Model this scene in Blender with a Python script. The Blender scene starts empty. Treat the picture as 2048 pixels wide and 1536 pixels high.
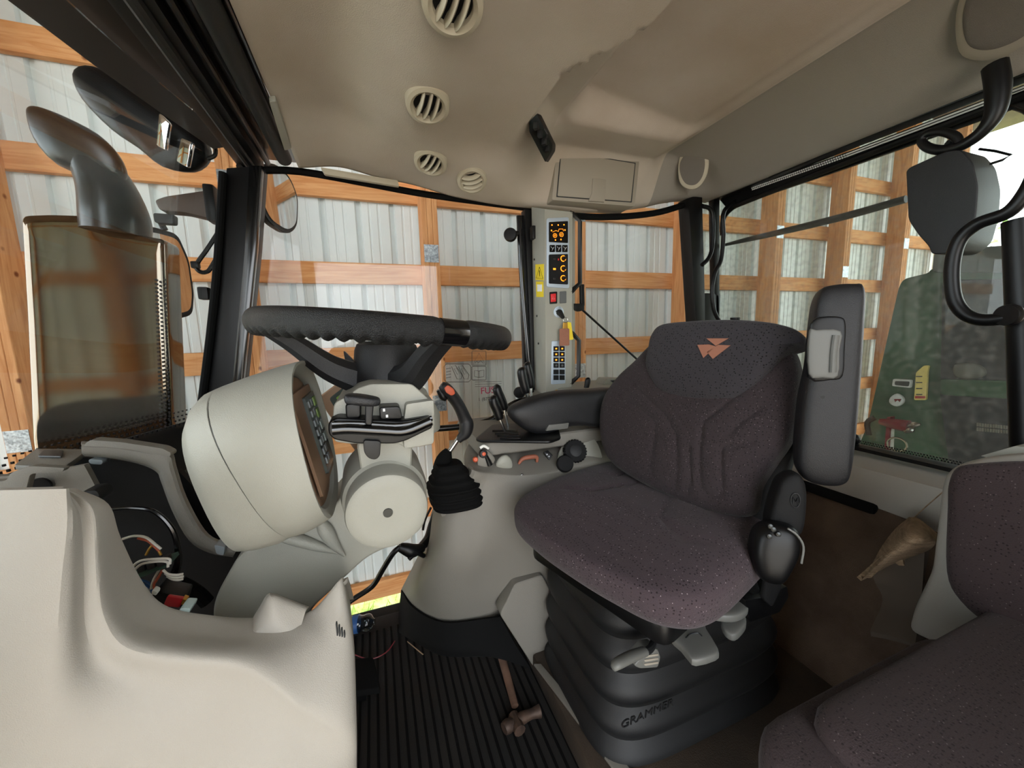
import bpy, bmesh, math, random
from mathutils import Vector, Matrix
import numpy as np
random.seed(7)
S = bpy.context.scene
COL = S.collection
# ---------------------------------------------------------------- camera
FPX = 750.0
YAW, PITCH, ROLL = math.radians(20), math.radians(7.73), math.radians(1.66)
CAM = Vector((0, 0, 1.05))
FW = Vector((math.sin(YAW)*math.cos(PITCH), math.cos(YAW)*math.cos(PITCH), -math.sin(PITCH)))
_R0 = Vector((math.cos(YAW), -math.sin(YAW), 0)); _U0 = _R0.cross(FW)
RT = _R0*math.cos(ROLL) - _U0*math.sin(ROLL)
UP = _U0*math.cos(ROLL) + _R0*math.sin(ROLL)
cd = bpy.data.cameras.new('camera'); cam = bpy.data.objects.new('camera', cd); COL.objects.link(cam)
cd.sensor_fit = 'HORIZONTAL'; cd.sensor_width = 36; cd.lens = 36*FPX/2048; cd.clip_start = 0.02; cd.clip_end = 200
M = Matrix.Identity(4)
for i, v in enumerate((RT, UP, -FW)):
    for j in range(3): M[j][i] = v[j]
M.translation = CAM; cam.matrix_world = M
S.camera = cam
# ---------------------------------------------------------------- world, sun, exposure
S.view_settings.view_transform = 'Standard'; S.view_settings.look = 'None'
S.view_settings.gamma = 1.0; S.view_settings.use_curve_mapping = False
S.view_settings.exposure = 1.95
w = bpy.data.worlds.new('sky'); S.world = w; w.use_nodes = True
nt = w.node_tree; nt.nodes.clear()
out = nt.nodes.new('ShaderNodeOutputWorld'); bg = nt.nodes.new('ShaderNodeBackground')
sk = nt.nodes.new('ShaderNodeTexSky'); sk.sky_type = 'HOSEK_WILKIE'; sk.turbidity = 8; sk.ground_albedo = 0.4
sk.sun_direction = Vector((0.55, 0.45, 0.7)).normalized()
mx = nt.nodes.new('ShaderNodeMix'); mx.data_type = 'RGBA'; mx.inputs[0].default_value = 0.75
mx.inputs[7].default_value = (0.93, 0.97, 1.0, 1)
nt.links.new(sk.outputs[0], mx.inputs[6]); nt.links.new(mx.outputs[2], bg.inputs[0]); bg.inputs[1].default_value = 2.4
nt.links.new(bg.outputs[0], out.inputs[0])
sd = bpy.data.lights.new('sun', 'SUN'); sd.energy = 4.0; sd.angle = 0.05; sd.color = (1, 0.95, 0.86)
so = bpy.data.objects.new('sun', sd); COL.objects.link(so)
so.rotation_euler = Vector((-0.5, 0.03, -0.86)).to_track_quat('-Z', 'Y').to_euler()
so.location = (9, 0, 9)

# ---------------------------------------------------------------- placing helpers
def ray(x, y): return FW + RT*((x-1024)/FPX) - UP*((y-768)/FPX)
def P(x, y, Y=None, X=None, Z=None, pl=None):
    v = ray(x, y)
    if pl is not None:
        p0, n = pl; t = (p0-CAM).dot(n)/v.dot(n)
    elif X is not None: t = (X-CAM.x)/v.x
    elif Z is not None: t = (Z-CAM.z)/v.z
    else: t = (Y-CAM.y)/v.y
    return CAM + v*t
def PL(pts, **k): return [P(a, b, **k) for a, b in pts]
def V(*a): return Vector(a)
def srgb(r, g, b):
    f = lambda c: (c/255/12.92) if c/255 <= 0.04045 else ((c/255+0.055)/1.055)**2.4
    return (f(r), f(g), f(b), 1)
# ---------------------------------------------------------------- materials
MATS = {}
def mat(name, col, rough=0.6, metal=0, var=0.0, vscale=8, bump=0.0, bscale=200, col2=None, emit=None, estr=0, coat=0, stretch=None, spec=0.5, vdetail=4, sheen=0):
    m = bpy.data.materials.new(name); m.use_nodes = True; nt = m.node_tree; b = nt.nodes['Principled BSDF']
    c = srgb(*col)
    b.inputs['Base Color'].default_value = c; b.inputs['Roughness'].default_value = rough; b.inputs['Metallic'].default_value = metal
    b.inputs['Specular IOR Level'].default_value = spec
    if coat: b.inputs['Coat Weight'].default_value = coat; b.inputs['Coat Roughness'].default_value = 0.1
    if sheen: b.inputs['Sheen Weight'].default_value = sheen; b.inputs['Sheen Roughness'].default_value = 0.5
    tc = nt.nodes.new('ShaderNodeTexCoord'); mp = nt.nodes.new('ShaderNodeMapping'); nt.links.new(tc.outputs['Object'], mp.inputs[0])
    if stretch: mp.inputs['Scale'].default_value = stretch
    if var or col2:
        n = nt.nodes.new('ShaderNodeTexNoise'); n.inputs['Scale'].default_value = vscale; n.inputs['Detail'].default_value = vdetail
        nt.links.new(mp.outputs[0], n.inputs[0])
        r = nt.nodes.new('ShaderNodeValToRGB'); r.color_ramp.elements[0].position = 0.3; r.color_ramp.elements[1].position = 0.7
        c2 = srgb(*col2) if col2 else tuple([x*(1-var) for x in c[:3]]+[1])
        r.color_ramp.elements[0].color = c2; r.color_ramp.elements[1].color = c
        nt.links.new(n.outputs[0], r.inputs[0]); nt.links.new(r.outputs[0], b.inputs['Base Color'])
    if bump:
        n2 = nt.nodes.new('ShaderNodeTexNoise'); n2.inputs['Scale'].default_value = bscale; n2.inputs['Detail'].default_value = 2
        nt.links.new(tc.outputs['Object'], n2.inputs[0])
        bp = nt.nodes.new('ShaderNodeBump'); bp.inputs['Strength'].default_value = bump; bp.inputs['Distance'].default_value = 0.002
        nt.links.new(n2.outputs[0], bp.inputs['Height']); nt.links.new(bp.outputs[0], b.inputs['Normal'])
    if emit: b.inputs['Emission Color'].default_value = srgb(*emit); b.inputs['Emission Strength'].default_value = estr
    MATS[name] = m; return m
def fabric(name, col, dotcol, speck, dscale=90, dark=True):
    m = mat(name, col, 0.95, spec=0.15, sheen=0.1); nt = m.node_tree; b = nt.nodes['Principled BSDF']
    tc = nt.nodes.new('ShaderNodeTexCoord')
    vo = nt.nodes.new('ShaderNodeTexVoronoi'); vo.inputs['Scale'].default_value = dscale; vo.inputs['Randomness'].default_value = 0.55
    nt.links.new(tc.outputs['Object'], vo.inputs['Vector'])
    r = nt.nodes.new('ShaderNodeValToRGB'); r.color_ramp.elements[0].position = 0.16; r.color_ramp.elements[1].position = 0.30
    r.color_ramp.elements[0].color = srgb(*dotcol); r.color_ramp.elements[1].color = srgb(*col)
    nt.links.new(vo.outputs['Distance'], r.inputs[0])
    v2 = nt.nodes.new('ShaderNodeTexVoronoi'); v2.inputs['Scale'].default_value = dscale*0.8
    nt.links.new(tc.outputs['Object'], v2.inputs['Vector'])
    r2 = nt.nodes.new('ShaderNodeValToRGB'); r2.color_ramp.elements[0].position = 0.08; r2.color_ramp.elements[1].position = 0.13
    r2.color_ramp.elements[0].color = (1, 1, 1, 1); r2.color_ramp.elements[1].color = (0, 0, 0, 1)
    nt.links.new(v2.outputs['Distance'], r2.inputs[0])
    mixn = nt.nodes.new('ShaderNodeMix'); mixn.data_type = 'RGBA'; mixn.inputs[7].default_value = srgb(*speck)
    nt.links.new(r2.outputs[0], mixn.inputs[0]); nt.links.new(r.outputs[0], mixn.inputs[6])
    nt.links.new(mixn.outputs[2], b.inputs['Base Color'])
    no = nt.nodes.new('ShaderNodeTexNoise'); no.inputs['Scale'].default_value = 420; nt.links.new(tc.outputs['Object'], no.inputs[0])
    bp = nt.nodes.new('ShaderNodeBump'); bp.inputs['Strength'].default_value = 0.6; bp.inputs['Distance'].default_value = 0.002
    nt.links.new(no.outputs[0], bp.inputs['Height']); nt.links.new(bp.outputs[0], b.inputs['Normal'])
    return m
def glass(name, tint=(235, 243, 240), refl=1.0, dirt=0.0):
    m = bpy.data.materials.new(name); m.use_nodes = True; nt = m.node_tree; nt.nodes.clear()
    o = nt.nodes.new('ShaderNodeOutputMaterial'); t = nt.nodes.new('ShaderNodeBsdfTransparent'); g = nt.nodes.new('ShaderNodeBsdfGlossy')
    t.inputs[0].default_value = srgb(*tint); g.inputs['Roughness'].default_value = 0.01
    fr = nt.nodes.new('ShaderNodeLayerWeight'); fr.inputs[0].default_value = 0.5
    pw = nt.nodes.new('ShaderNodeMath'); pw.operation = 'POWER'; pw.inputs[1].default_value = 3.5; nt.links.new(fr.outputs['Facing'], pw.inputs[0])
    mu = nt.nodes.new('ShaderNodeMath'); mu.operation = 'MULTIPLY_ADD'; mu.inputs[1].default_value = 0.55*refl; mu.inputs[2].default_value = 0.025*refl; mu.use_clamp = True
    nt.links.new(pw.outputs[0], mu.inputs[0])
    mx = nt.nodes.new('ShaderNodeMixShader'); nt.links.new(mu.outputs[0], mx.inputs[0]); nt.links.new(t.outputs[0], mx.inputs[1]); nt.links.new(g.outputs[0], mx.inputs[2])
    last = mx.outputs[0]
    if dirt:
        d = nt.nodes.new('ShaderNodeBsdfDiffuse'); d.inputs[0].default_value = srgb(190, 185, 175)
        tc = nt.nodes.new('ShaderNodeTexCoord'); n = nt.nodes.new('ShaderNodeTexNoise'); n.inputs['Scale'].default_value = 60; n.inputs['Detail'].default_value = 6
        nt.links.new(tc.outputs['Object'], n.inputs[0])
        r = nt.nodes.new('ShaderNodeValToRGB'); r.color_ramp.elements[0].position = 0.45; r.color_ramp.elements[1].position = 0.75
        r.color_ramp.elements[0].color = (dirt*0.35,)*3+(1,); r.color_ramp.elements[1].color = (dirt,)*3+(1,)
        nt.links.new(n.outputs[0], r.inputs[0])
        m2 = nt.nodes.new('ShaderNodeMixShader'); nt.links.new(r.outputs[0], m2.inputs[0]); nt.links.new(last, m2.inputs[1]); nt.links.new(d.outputs[0], m2.inputs[2]); last = m2.outputs[0]
    nt.links.new(last, o.inputs[0]); MATS[name] = m; return m
def wood(name, c1, c2, stretch, scale=3.0):
    m = mat(name, c1, 0.75, spec=0.2); nt = m.node_tree; b = nt.nodes['Principled BSDF']
    tc = nt.nodes.new('ShaderNodeTexCoord'); mp = nt.nodes.new('ShaderNodeMapping'); mp.inputs['Scale'].default_value = stretch
    nt.links.new(tc.outputs['Object'], mp.inputs[0])
    n = nt.nodes.new('ShaderNodeTexNoise'); n.inputs['Scale'].default_value = scale; n.inputs['Detail'].default_value = 6; n.inputs['Distortion'].default_value = 1.2
    nt.links.new(mp.outputs[0], n.inputs[0])
    r = nt.nodes.new('ShaderNodeValToRGB'); r.color_ramp.elements[0].position = 0.35; r.color_ramp.elements[1].position = 0.62
    r.color_ramp.elements[0].color = srgb(*c2); r.color_ramp.elements[1].color = srgb(*c1); nt.links.new(n.outputs[0], r.inputs[0])
    vo = nt.nodes.new('ShaderNodeTexVoronoi'); vo.inputs['Scale'].default_value = 4.5; nt.links.new(tc.outputs['Object'], vo.inputs['Vector'])
    r2 = nt.nodes.new('ShaderNodeValToRGB'); r2.color_ramp.elements[0].position = 0.04; r2.color_ramp.elements[1].position = 0.09
    r2.color_ramp.elements[0].color = (1, 1, 1, 1); r2.color_ramp.elements[1].color = (0, 0, 0, 1); nt.links.new(vo.outputs['Distance'], r2.inputs[0])
    mi = nt.nodes.new('ShaderNodeMix'); mi.data_type = 'RGBA'; mi.inputs[7].default_value = srgb(120, 62, 30)
    nt.links.new(r2.outputs[0], mi.inputs[0]); nt.links.new(r.outputs[0], mi.inputs[6]); nt.links.new(mi.outputs[2], b.inputs['Base Color'])
    return m
# ---------------------------------------------------------------- mesh building
def crom(pts, n=6, closed=False):
    pts = [Vector(p) for p in pts]; L = len(pts); out = []
    if L < 3 and not closed:
        return [pts[0].lerp(pts[-1], i/n) for i in range(n+1)]
    R = L if closed else L-1
    for i in range(R):
        if closed: a, b, c, d = pts[(i-1) % L], pts[i], pts[(i+1) % L], pts[(i+2) % L]
        else:
            b, c = pts[i], pts[i+1]; a = pts[i-1] if i else b*2-c; d = pts[i+2] if i+2 < L else c*2-b
        for k in range(n):
            t = k/n; out.append(0.5*((2*b)+(c-a)*t+(2*a-5*b+4*c-d)*t*t+(3*b-a-3*c+d)*t*t*t))
    if not closed: out.append(pts[-1])
    return out
def rnd_poly(pts, r=0.1, n=4):
    """cut each corner of a closed outline into a small arc; r is a length or a fraction of the edge"""
    out = []; L = len(pts)
    for i in range(L):
        p = pts[i]; a = pts[i-1]; b = pts[(i+1) % L]
        la, lb = (a-p).length, (b-p).length; q = min(r, la*0.49, lb*0.49)
        s = p+(a-p)*(q/la); e = p+(b-p)*(q/lb)
        for k in range(n+1):
            t = k/n; out.append(s*(1-t)**2+p*2*t*(1-t)+e*t*t)
    return out
OFF = {}
class MB:
    def __init__(s): s.v = []; s.f = []
    def add(s, v, f):
        o = len(s.v); s.v += [Vector(p) for p in v]; s.f += [tuple(i+o for i in q) for q in f]; return s
    def bm(s, b, mtx=None):
        b.verts.ensure_lookup_table(); b.verts.index_update()
        s.add([(mtx @ v.co) if mtx else v.co.copy() for v in b.verts], [[v.index for v in f.verts] for f in b.faces]); b.free(); return s
    def box(s, c, size, bev=0.0, rot=None, seg=2, axes=None):
        b = bmesh.new(); bmesh.ops.create_cube(b, size=1)
        for v in b.verts: v.co = Vector((v.co.x*size[0], v.co.y*size[1], v.co.z*size[2]))
        if bev: bmesh.ops.bevel(b, geom=b.edges[:], offset=min(bev, min(size)*0.48), segments=seg, profile=0.6, affect='EDGES', clamp_overlap=True)
        m = Matrix.Identity(4)
        if rot is not None: m = rot.to_4x4() if isinstance(rot, Matrix) else Matrix.Rotation(0, 4, 'X') @ __import__('mathutils').Euler(rot).to_matrix().to_4x4()
        if axes:
            for i, a in enumerate(axes):
                for j in range(3): m[j][i] = a.normalized()[j]
        return s.bm(b, Matrix.Translation(Vector(c)) @ m)
    def prism(s, pts, ext, bev=0.0, seg=2):
        b = bmesh.new(); ext = Vector(ext); n = len(pts)
        vs = [b.verts.new(p) for p in pts]; v2 = [b.verts.new(p+ext) for p in pts]
        b.faces.new(vs); b.faces.new(v2[::-1])
        for i in range(n): b.faces.new((vs[(i+1) % n], vs[i], v2[i], v2[(i+1) % n]))
        bmesh.ops.recalc_face_normals(b, faces=b.faces)
        if bev:
            ed = [e for e in b.edges if not ((e.verts[0] in vs) != (e.verts[1] in vs))]
            bmesh.ops.bevel(b, geom=ed, offset=bev, segments=seg, profile=0.6, affect='EDGES', clamp_overlap=True)
        return s.bm(b)
    def tube(s, pts, r, n=10, smooth=4, closed=False, caps=True, flat=1.0, ref=None):
        pts = [Vector(p) for p in pts]; K = len(pts)
        rs = list(r) if hasattr(r, '__len__') else [r]*K
        if smooth > 1 and K > 2:
            q = [Vector((a, 0, 0)) for a in rs]
            rs = [max(a.x, 1e-5) for a in crom(q, smooth, closed)]; pts = crom(pts, smooth, closed)
        K = len(pts); rings = []; up = ref.copy() if ref else None
        for i in range(K):
            if closed: t = pts[(i+1) % K]-pts[i-1]
            else: t = pts[min(i+1, K-1)]-pts[max(i-1, 0)]
            t.normalize()
            if up is None: up = Vector((0, 0, 1)) if abs(t.z) < 0.9 else Vector((1, 0, 0))
            a = t.cross(up).normalized(); u = a.cross(t)
            if not ref: up = u
            rings.append([pts[i]+(a*math.cos(2*math.pi*k/n)+u*flat*math.sin(2*math.pi*k/n))*rs[i] for k in range(n)])
        return s.rings(rings, closed, caps)
    def rings(s, rings, closed=False, caps=True):
        n = len(rings[0]); K = len(rings); v = [p for r in rings for p in r]; f = []
        for i in range(K if closed else K-1):
            j = (i+1) % K
            for k in range(n): f.append((i*n+k, i*n+(k+1) % n, j*n+(k+1) % n, j*n+k))
        if caps and not closed: f.append(tuple(range(n))[::-1]); f.append(tuple((K-1)*n+k for k in range(n)))
        return s.add(v, f)
    def lathe(s, prof, o, ax, n=32, ref=None, sx=1.0):
        """prof = (radius, height) pairs along the axis ax from o"""
        ax = Vector(ax).normalized(); o = Vector(o)
        r0 = ref if ref else (Vector((0, 0, 1)) if abs(ax.z) < 0.9 else Vector((1, 0, 0)))
        a = ax.cross(r0).normalized(); u = a.cross(ax)
        rings = [[o+ax*h+(a*math.cos(2*math.pi*k/n)*sx+u*math.sin(2*math.pi*k/n))*max(r, 1e-5) for k in range(n)] for r, h in prof]
        return s.rings(rings, False, True)
    def pillow(s, outl, n, tf, tb=0.02, pw=3.0, N=14, cen=None, sub=5, disp=None):
        """soft cushion: closed outline in a plane, bulging tf along n and tb the other way"""
        o = crom(outl, sub, True) if sub > 1 else [Vector(p) for p in outl]
        n = Vector(n).normalized(); c = cen or sum(o, Vector())/len(o); K = len(o); rings = []
        us = [math.sin(math.pi/2*i/N) for i in range(N+1)]
        def ring(u, sg):
            h = (tf if sg > 0 else tb)*max(0, 1-u**pw)**(1/pw)
            r = []
            for p in o:
                q = c+(p-c)*u
                hh = h + (disp(q, u)*(1 if sg > 0 else 0) if disp else 0)
                r.append(q+n*hh*sg)
            return r
        rings = [ring(u, 1) for u in us[1:]]+[ring(u, -1) for u in us[1:-1][::-1]]
        v = [p for r in rings for p in r]; f = []
        for i in range(len(rings)-1):
            for k in range(K): f.append((i*K+k, i*K+(k+1) % K, (i+1)*K+(k+1) % K, (i+1)*K+k))
        ct = c+n*(tf+(disp(c, 0) if disp else 0)); cb = c-n*tb; v += [ct, cb]; a = len(v)-2; l = (len(rings)-1)*K
        for k in range(K): f.append((a, (k+1) % K, k)); f.append((a+1, l+k, l+(k+1) % K))
        return s.add(v, f)
    def patch(s, grid, th=0.006, n=5):
        """sheet through a grid of 3D points, thickened away from the camera"""
        rows = [crom(r, n) for r in grid]; W = len(rows[0])
        cols = [crom([rows[i][k] for i in range(len(rows))], n) for k in range(W)]
        H = len(cols[0]); g = [[cols[k][i] for k in range(W)] for i in range(H)]
        nr = [[None]*W for _ in range(H)]
        for i in range(H):
            for k in range(W):
                a = g[min(i+1, H-1)][k]-g[max(i-1, 0)][k]; b = g[i][min(k+1, W-1)]-g[i][max(k-1, 0)]
                q = a.cross(b); q.normalize() if q.length > 1e-12 else None
                if q.dot(g[i][k]-CAM) < 0 and False: q = -q
                nr[i][k] = q
        c = nr[H//2][W//2]
        sg = 1 if c.dot(g[H//2][W//2]-CAM) > 0 else -1
        v = [g[i][k] for i in range(H) for k in range(W)]+[g[i][k]+nr[i][k]*sg*th for i in range(H) for k in range(W)]
        f = []; o = H*W; ix = lambda i, k: i*W+k
        for i in range(H-1):
            for k in range(W-1):
                q = (ix(i, k), ix(i, k+1), ix(i+1, k+1), ix(i+1, k)); f.append(q); f.append(tuple(a+o for a in q[::-1]))
        for i in range(H-1):
            f.append((ix(i, 0), ix(i+1, 0), ix(i+1, 0)+o, ix(i, 0)+o)); f.append((ix(i+1, W-1), ix(i, W-1), ix(i, W-1)+o, ix(i+1, W-1)+o))
        for k in range(W-1):
            f.append((ix(0, k+1), ix(0, k), ix(0, k)+o, ix(0, k+1)+o)); f.append((ix(H-1, k), ix(H-1, k+1), ix(H-1, k+1)+o, ix(H-1, k)+o))
        return s.add(v, f)
    def build(s, name, m, parent=None, smooth=True, angle=35):
        me = bpy.data.meshes.new(name)
        if parent is not None: off = OFF[parent.name]
        else:
            xs = [p.x for p in s.v]; ys = [p.y for p in s.v]; zs = [p.z for p in s.v]
            off = Vector(((min(xs)+max(xs))/2, (min(ys)+max(ys))/2, min(zs)))
        me.from_pydata([tuple(p-off) for p in s.v], [], s.f)
        b = bmesh.new(); b.from_mesh(me); bmesh.ops.recalc_face_normals(b, faces=b.faces)
        if smooth:
            ca = math.radians(angle)
            for fc in b.faces: fc.smooth = True
            for e in b.edges:
                if len(e.link_faces) == 2 and e.calc_face_angle(0) > ca: e.smooth = False
        b.to_mesh(me); b.free()
        me.materials.append(MATS[m] if isinstance(m, str) else m)
        o = bpy.data.objects.new(name, me); COL.objects.link(o)
        if parent is not None: o.parent = parent
        else: o.location = off
        OFF[o.name] = off
        return o
def thing(name, label, cat, loc, group=None):
    o = bpy.data.objects.new(name, None); COL.objects.link(o); o.location = loc; o['label'] = label; o['category'] = cat
    o.empty_display_size = 0.05
    if group: o['group'] = group
    OFF[o.name] = Vector(loc); return o
def tag(o, label, cat, group=None, kind=None):
    o['label'] = label; o['category'] = cat
    if group: o['group'] = group
    if kind: o['kind'] = kind
    return o
def struct(o): o['kind'] = 'structure'; return o
def text(name, body, o, right, up, size, m, parent=None, depth=0.0004, align='CENTER'):
    cu = bpy.data.curves.new(name, 'FONT'); cu.body = body; cu.size = size; cu.extrude = depth; cu.align_x = align; cu.align_y = 'CENTER'
    t = bpy.data.objects.new(name, cu); COL.objects.link(t); bpy.context.view_layer.update()
    me = bpy.data.meshes.new_from_object(t); bpy.data.objects.remove(t)
    r = Vector(right).normalized(); u = Vector(up); u = (u-r*u.dot(r)).normalized(); nn = r.cross(u)
    mb = MB(); mb.add([Vector(o)+r*v.co.x+u*v.co.y+nn*v.co.z for v in me.vertices], [tuple(p.vertices) for p in me.polygons])
    bpy.data.meshes.remove(me)
    return mb.build(name, m, parent, smooth=False)
def disc(o, n, r, th, N=24): return MB().lathe([(0, 0), (r*0.97, 0), (r, th*0.3), (r, th)], o, n, N)

# ---------------------------------------------------------------- material list
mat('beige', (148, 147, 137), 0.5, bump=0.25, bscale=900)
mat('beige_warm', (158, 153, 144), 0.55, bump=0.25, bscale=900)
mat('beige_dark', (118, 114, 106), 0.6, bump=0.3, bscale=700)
mat('headliner', (196, 187, 175), 0.85, bump=0.35, bscale=700, col2=(178, 166, 151), vscale=3.2, spec=0.2)
mat('roof_band', (152, 146, 138), 0.85, bump=0.35, bscale=700, spec=0.2)
mat('hatch_cloth', (204, 194, 184), 0.9, bump=0.35, bscale=700, col2=(184, 170, 155), vscale=4, spec=0.15)
mat('vent', (172, 163, 143), 0.5)
mat('panel_grey', (150, 142, 129), 0.6)
mat('speaker_cloth', (112, 106, 99), 0.9, bump=0.6, bscale=1200)
mat('black', (9, 9, 10), 0.4, spec=0.3)
mat('black_gloss', (8, 8, 9), 0.18, coat=0.3)
mat('black_matte', (14, 14, 15), 0.7, spec=0.25, bump=0.2, bscale=500)
mat('rubber', (13, 13, 13), 0.85, spec=0.12)
mat('grip', (13, 13, 14), 0.38, spec=0.4, bump=0.9, bscale=900)
mat('arm_plastic', (26, 26, 28), 0.42, spec=0.4, bump=0.35, bscale=900)
mat('charcoal', (15, 16, 18), 0.6, bump=0.15, bscale=500)
mat('grey_plastic', (98, 98, 94), 0.5)
mat('silver', (190, 190, 188), 0.25, metal=1)
mat('panel_silver', (176, 188, 200), 0.35, metal=0.3)
mat('dark_metal', (58, 60, 60), 0.3, metal=0.9)
mat('exhaust_metal', (118, 108, 96), 0.07, metal=1.0)
mat('bracket_brown', (74, 58, 48), 0.5)
mat('roofing_dark', (44, 36, 32), 0.6)
mat('mirror', (235, 238, 240), 0.02, metal=1)
mat('siding', (232, 240, 240), 0.4, metal=0.0, var=0.12, vscale=2)
mat('plate', (190, 196, 200), 0.35, metal=0.6, col2=(110, 115, 120), vscale=90)
mat('bounce_gravel', (196, 188, 174), 0.95, col2=(170, 160, 146), vscale=12)
mat('dirt', (94, 76, 58), 0.95, col2=(70, 56, 42), vscale=5, bump=0.6, bscale=40)
mat('grassy', (120, 150, 60), 0.9, col2=(190, 200, 120), vscale=14)
mat('leaf', (92, 128, 58), 0.8, col2=(150, 175, 105), vscale=6)
mat('roofing', (120, 100, 84), 0.8, var=0.3)
mat('floor_mat', (17, 16, 16), 0.9, col2=(26, 22, 19), vscale=6, bump=0.4, bscale=200)
mat('carpet', (88, 74, 62), 0.98, col2=(62, 50, 42), vscale=7, bump=0.9, bscale=350, spec=0.1)
mat('plinth_carpet', (66, 54, 42), 0.95, col2=(44, 37, 30), vscale=8, bump=0.7, bscale=300)
mat('jute', (150, 128, 102), 0.95, col2=(112, 92, 70), vscale=30, bump=0.9, bscale=250, stretch=(1, 1, 6))
mat('machine_green', (52, 88, 64), 0.45, var=0.35, vscale=3)
mat('machine_dark', (46, 46, 54), 0.7, var=0.4, vscale=5)
mat('machine_roof', (92, 98, 98), 0.7, var=0.3)
mat('orange', (255, 140, 20), 0.5, emit=(255, 140, 30), estr=0.55)
mat('orange_plain', (196, 82, 44), 0.5)
mat('red_lit', (160, 22, 28), 0.4, emit=(255, 20, 20), estr=0.05)
mat('red', (176, 30, 38), 0.4)
mat('maroon', (120, 18, 36), 0.4)
mat('yellow', (222, 196, 40), 0.5)
mat('yellow_pale', (228, 206, 120), 0.5)
mat('white_mark', (210, 212, 214), 0.5)
mat('dark_mark', (40, 42, 44), 0.5)
mat('pink_mark', (176, 44, 84), 0.5)
mat('logo_orange', (140, 92, 72), 0.8)
mat('pcb', (40, 70, 58), 0.5)
mat('white', (226, 226, 220), 0.5)
mat('blue', (50, 92, 150), 0.5)
mat('wire_white', (214, 210, 200), 0.45)
mat('wire_orange', (176, 84, 56), 0.5)
mat('leather', (138, 90, 70), 0.7, bump=0.8, bscale=300)
mat('brass', (196, 150, 70), 0.35, metal=0.8)
mat('bronze_frame', (142, 112, 88), 0.45)
mat('logo_green', (120, 160, 50), 0.5)
mat('grey_dark', (82, 84, 84), 0.6)
mat('orange_brown', (150, 88, 66), 0.6)
mat('carpet_grey', (84, 74, 64), 0.9)
mat('screen', (60, 68, 66), 0.25)
mat('screen_light', (150, 165, 162), 0.3)
mat('key_grey', (128, 136, 140), 0.4)
mat('tool_wood', (120, 92, 76), 0.7, col2=(88, 66, 54), vscale=20)
mat('rusty', (96, 76, 64), 0.6, metal=0.5, col2=(60, 48, 42), vscale=40)
mat('ply_line', (120, 78, 44), 0.8)
fabric('seat_fabric', (50, 43, 45), (28, 23, 25), (112, 103, 106), dscale=190)
fabric('seat_cushion_fabric', (66, 56, 60), (36, 28, 31), (140, 128, 132), dscale=150)
fabric('seat_mesh', (52, 49, 52), (18, 16, 18), (66, 62, 66), dscale=170)
fabric('seat_fabric_far', (66, 56, 57), (42, 35, 36), (112, 102, 102), dscale=150)
glass('glass', (247, 249, 249), 1.0); glass('glass_front', (243, 246, 246), 1.9); glass('glass_rear', (226, 232, 228), 1.0, dirt=0.16)
glass('bottle_plastic', (200, 210, 214), 2.5)
wood('pine', (230, 172, 118), (210, 144, 90), (1, 6, 14))
wood('pine_post', (222, 164, 112), (194, 132, 84), (10, 10, 0.8))
# ================================================================ barn around the tractor
# siding: ribbed sheet metal, ribs are geometry
def ribbed(x0, x1, z0, z1, yw, name):
    prof = []; x = x0; per = 0.2286
    while x < x1:
        for dx, dy in ((0, 0), (0.010, 0.026), (0.038, 0.026), (0.048, 0), (0.088, 0), (0.092, 0.004), (0.104, 0.004), (0.108, 0), (0.148, 0), (0.152, 0.004), (0.164, 0.004), (0.168, 0)):
            prof.append((x+dx, yw+dy))
        x += per
    v = []; f = []
    for a, b in prof: v += [V(a, b, z0), V(a, b, z1)]
    for i in range(len(prof)-1): f.append((2*i, 2*i+2, 2*i+3, 2*i+1))
    m = MB(); m.add(v, f); o = struct(m.build(name, 'siding', smooth=False)); sm = o.modifiers.new('s', 'SOLIDIFY'); sm.thickness = 0.002
    return o
ribbed(-6, 7.9, -0.99, 3.6, 2.99, 'wall_right')
struct(MB().box((0, 3.5, -1.36), (26, 1.0, 0.1)).build('trim_1', 'grassy'))
gr = MB(); gr.add([V(-30, 4.02, -1.31), V(40, 4.02, -1.31), V(40, 40, -1.0), V(-30, 40, -1.0)], [(0, 1, 2, 3)])
tag(gr.build('grass_field', 'grassy'), 'sunlit green grass outside beyond the barn siding', 'grass', kind='stuff')
gb = MB()
for i in range(700):
    x = random.uniform(-1.2, 1.4); y = random.uniform(3.04, 3.9); h = random.uniform(0.04, 0.16); a = random.uniform(0, 6.28); w_ = 0.006
    d = V(math.cos(a), math.sin(a), 0); t = V(random.uniform(-.05, .05), random.uniform(-.05, .05), h)
    b0 = V(x, y, -1.31); gb.add([b0-d*w_, b0+d*w_, b0+t], [(0, 1, 2)])
tag(gb.build('grass_blades', 'grassy'), 'bright grass blades under the bottom edge of the siding', 'grass', kind='stuff')
struct(MB().box((0.5, 0.2, -1.36), (26, 5.6, 0.1)).build('floor', 'dirt'))
struct(MB().box((0.5, -12.6, -1.37), (40, 20, 0.1)).build('floor', 'bounce_gravel'))  # unseen pale ground, added to bounce sunlight up to the cab ceiling
struct(MB().box((0.5, 0.4, 3.65), (15.4, 6.0, 0.1)).build('ceiling', 'roofing'))
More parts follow.
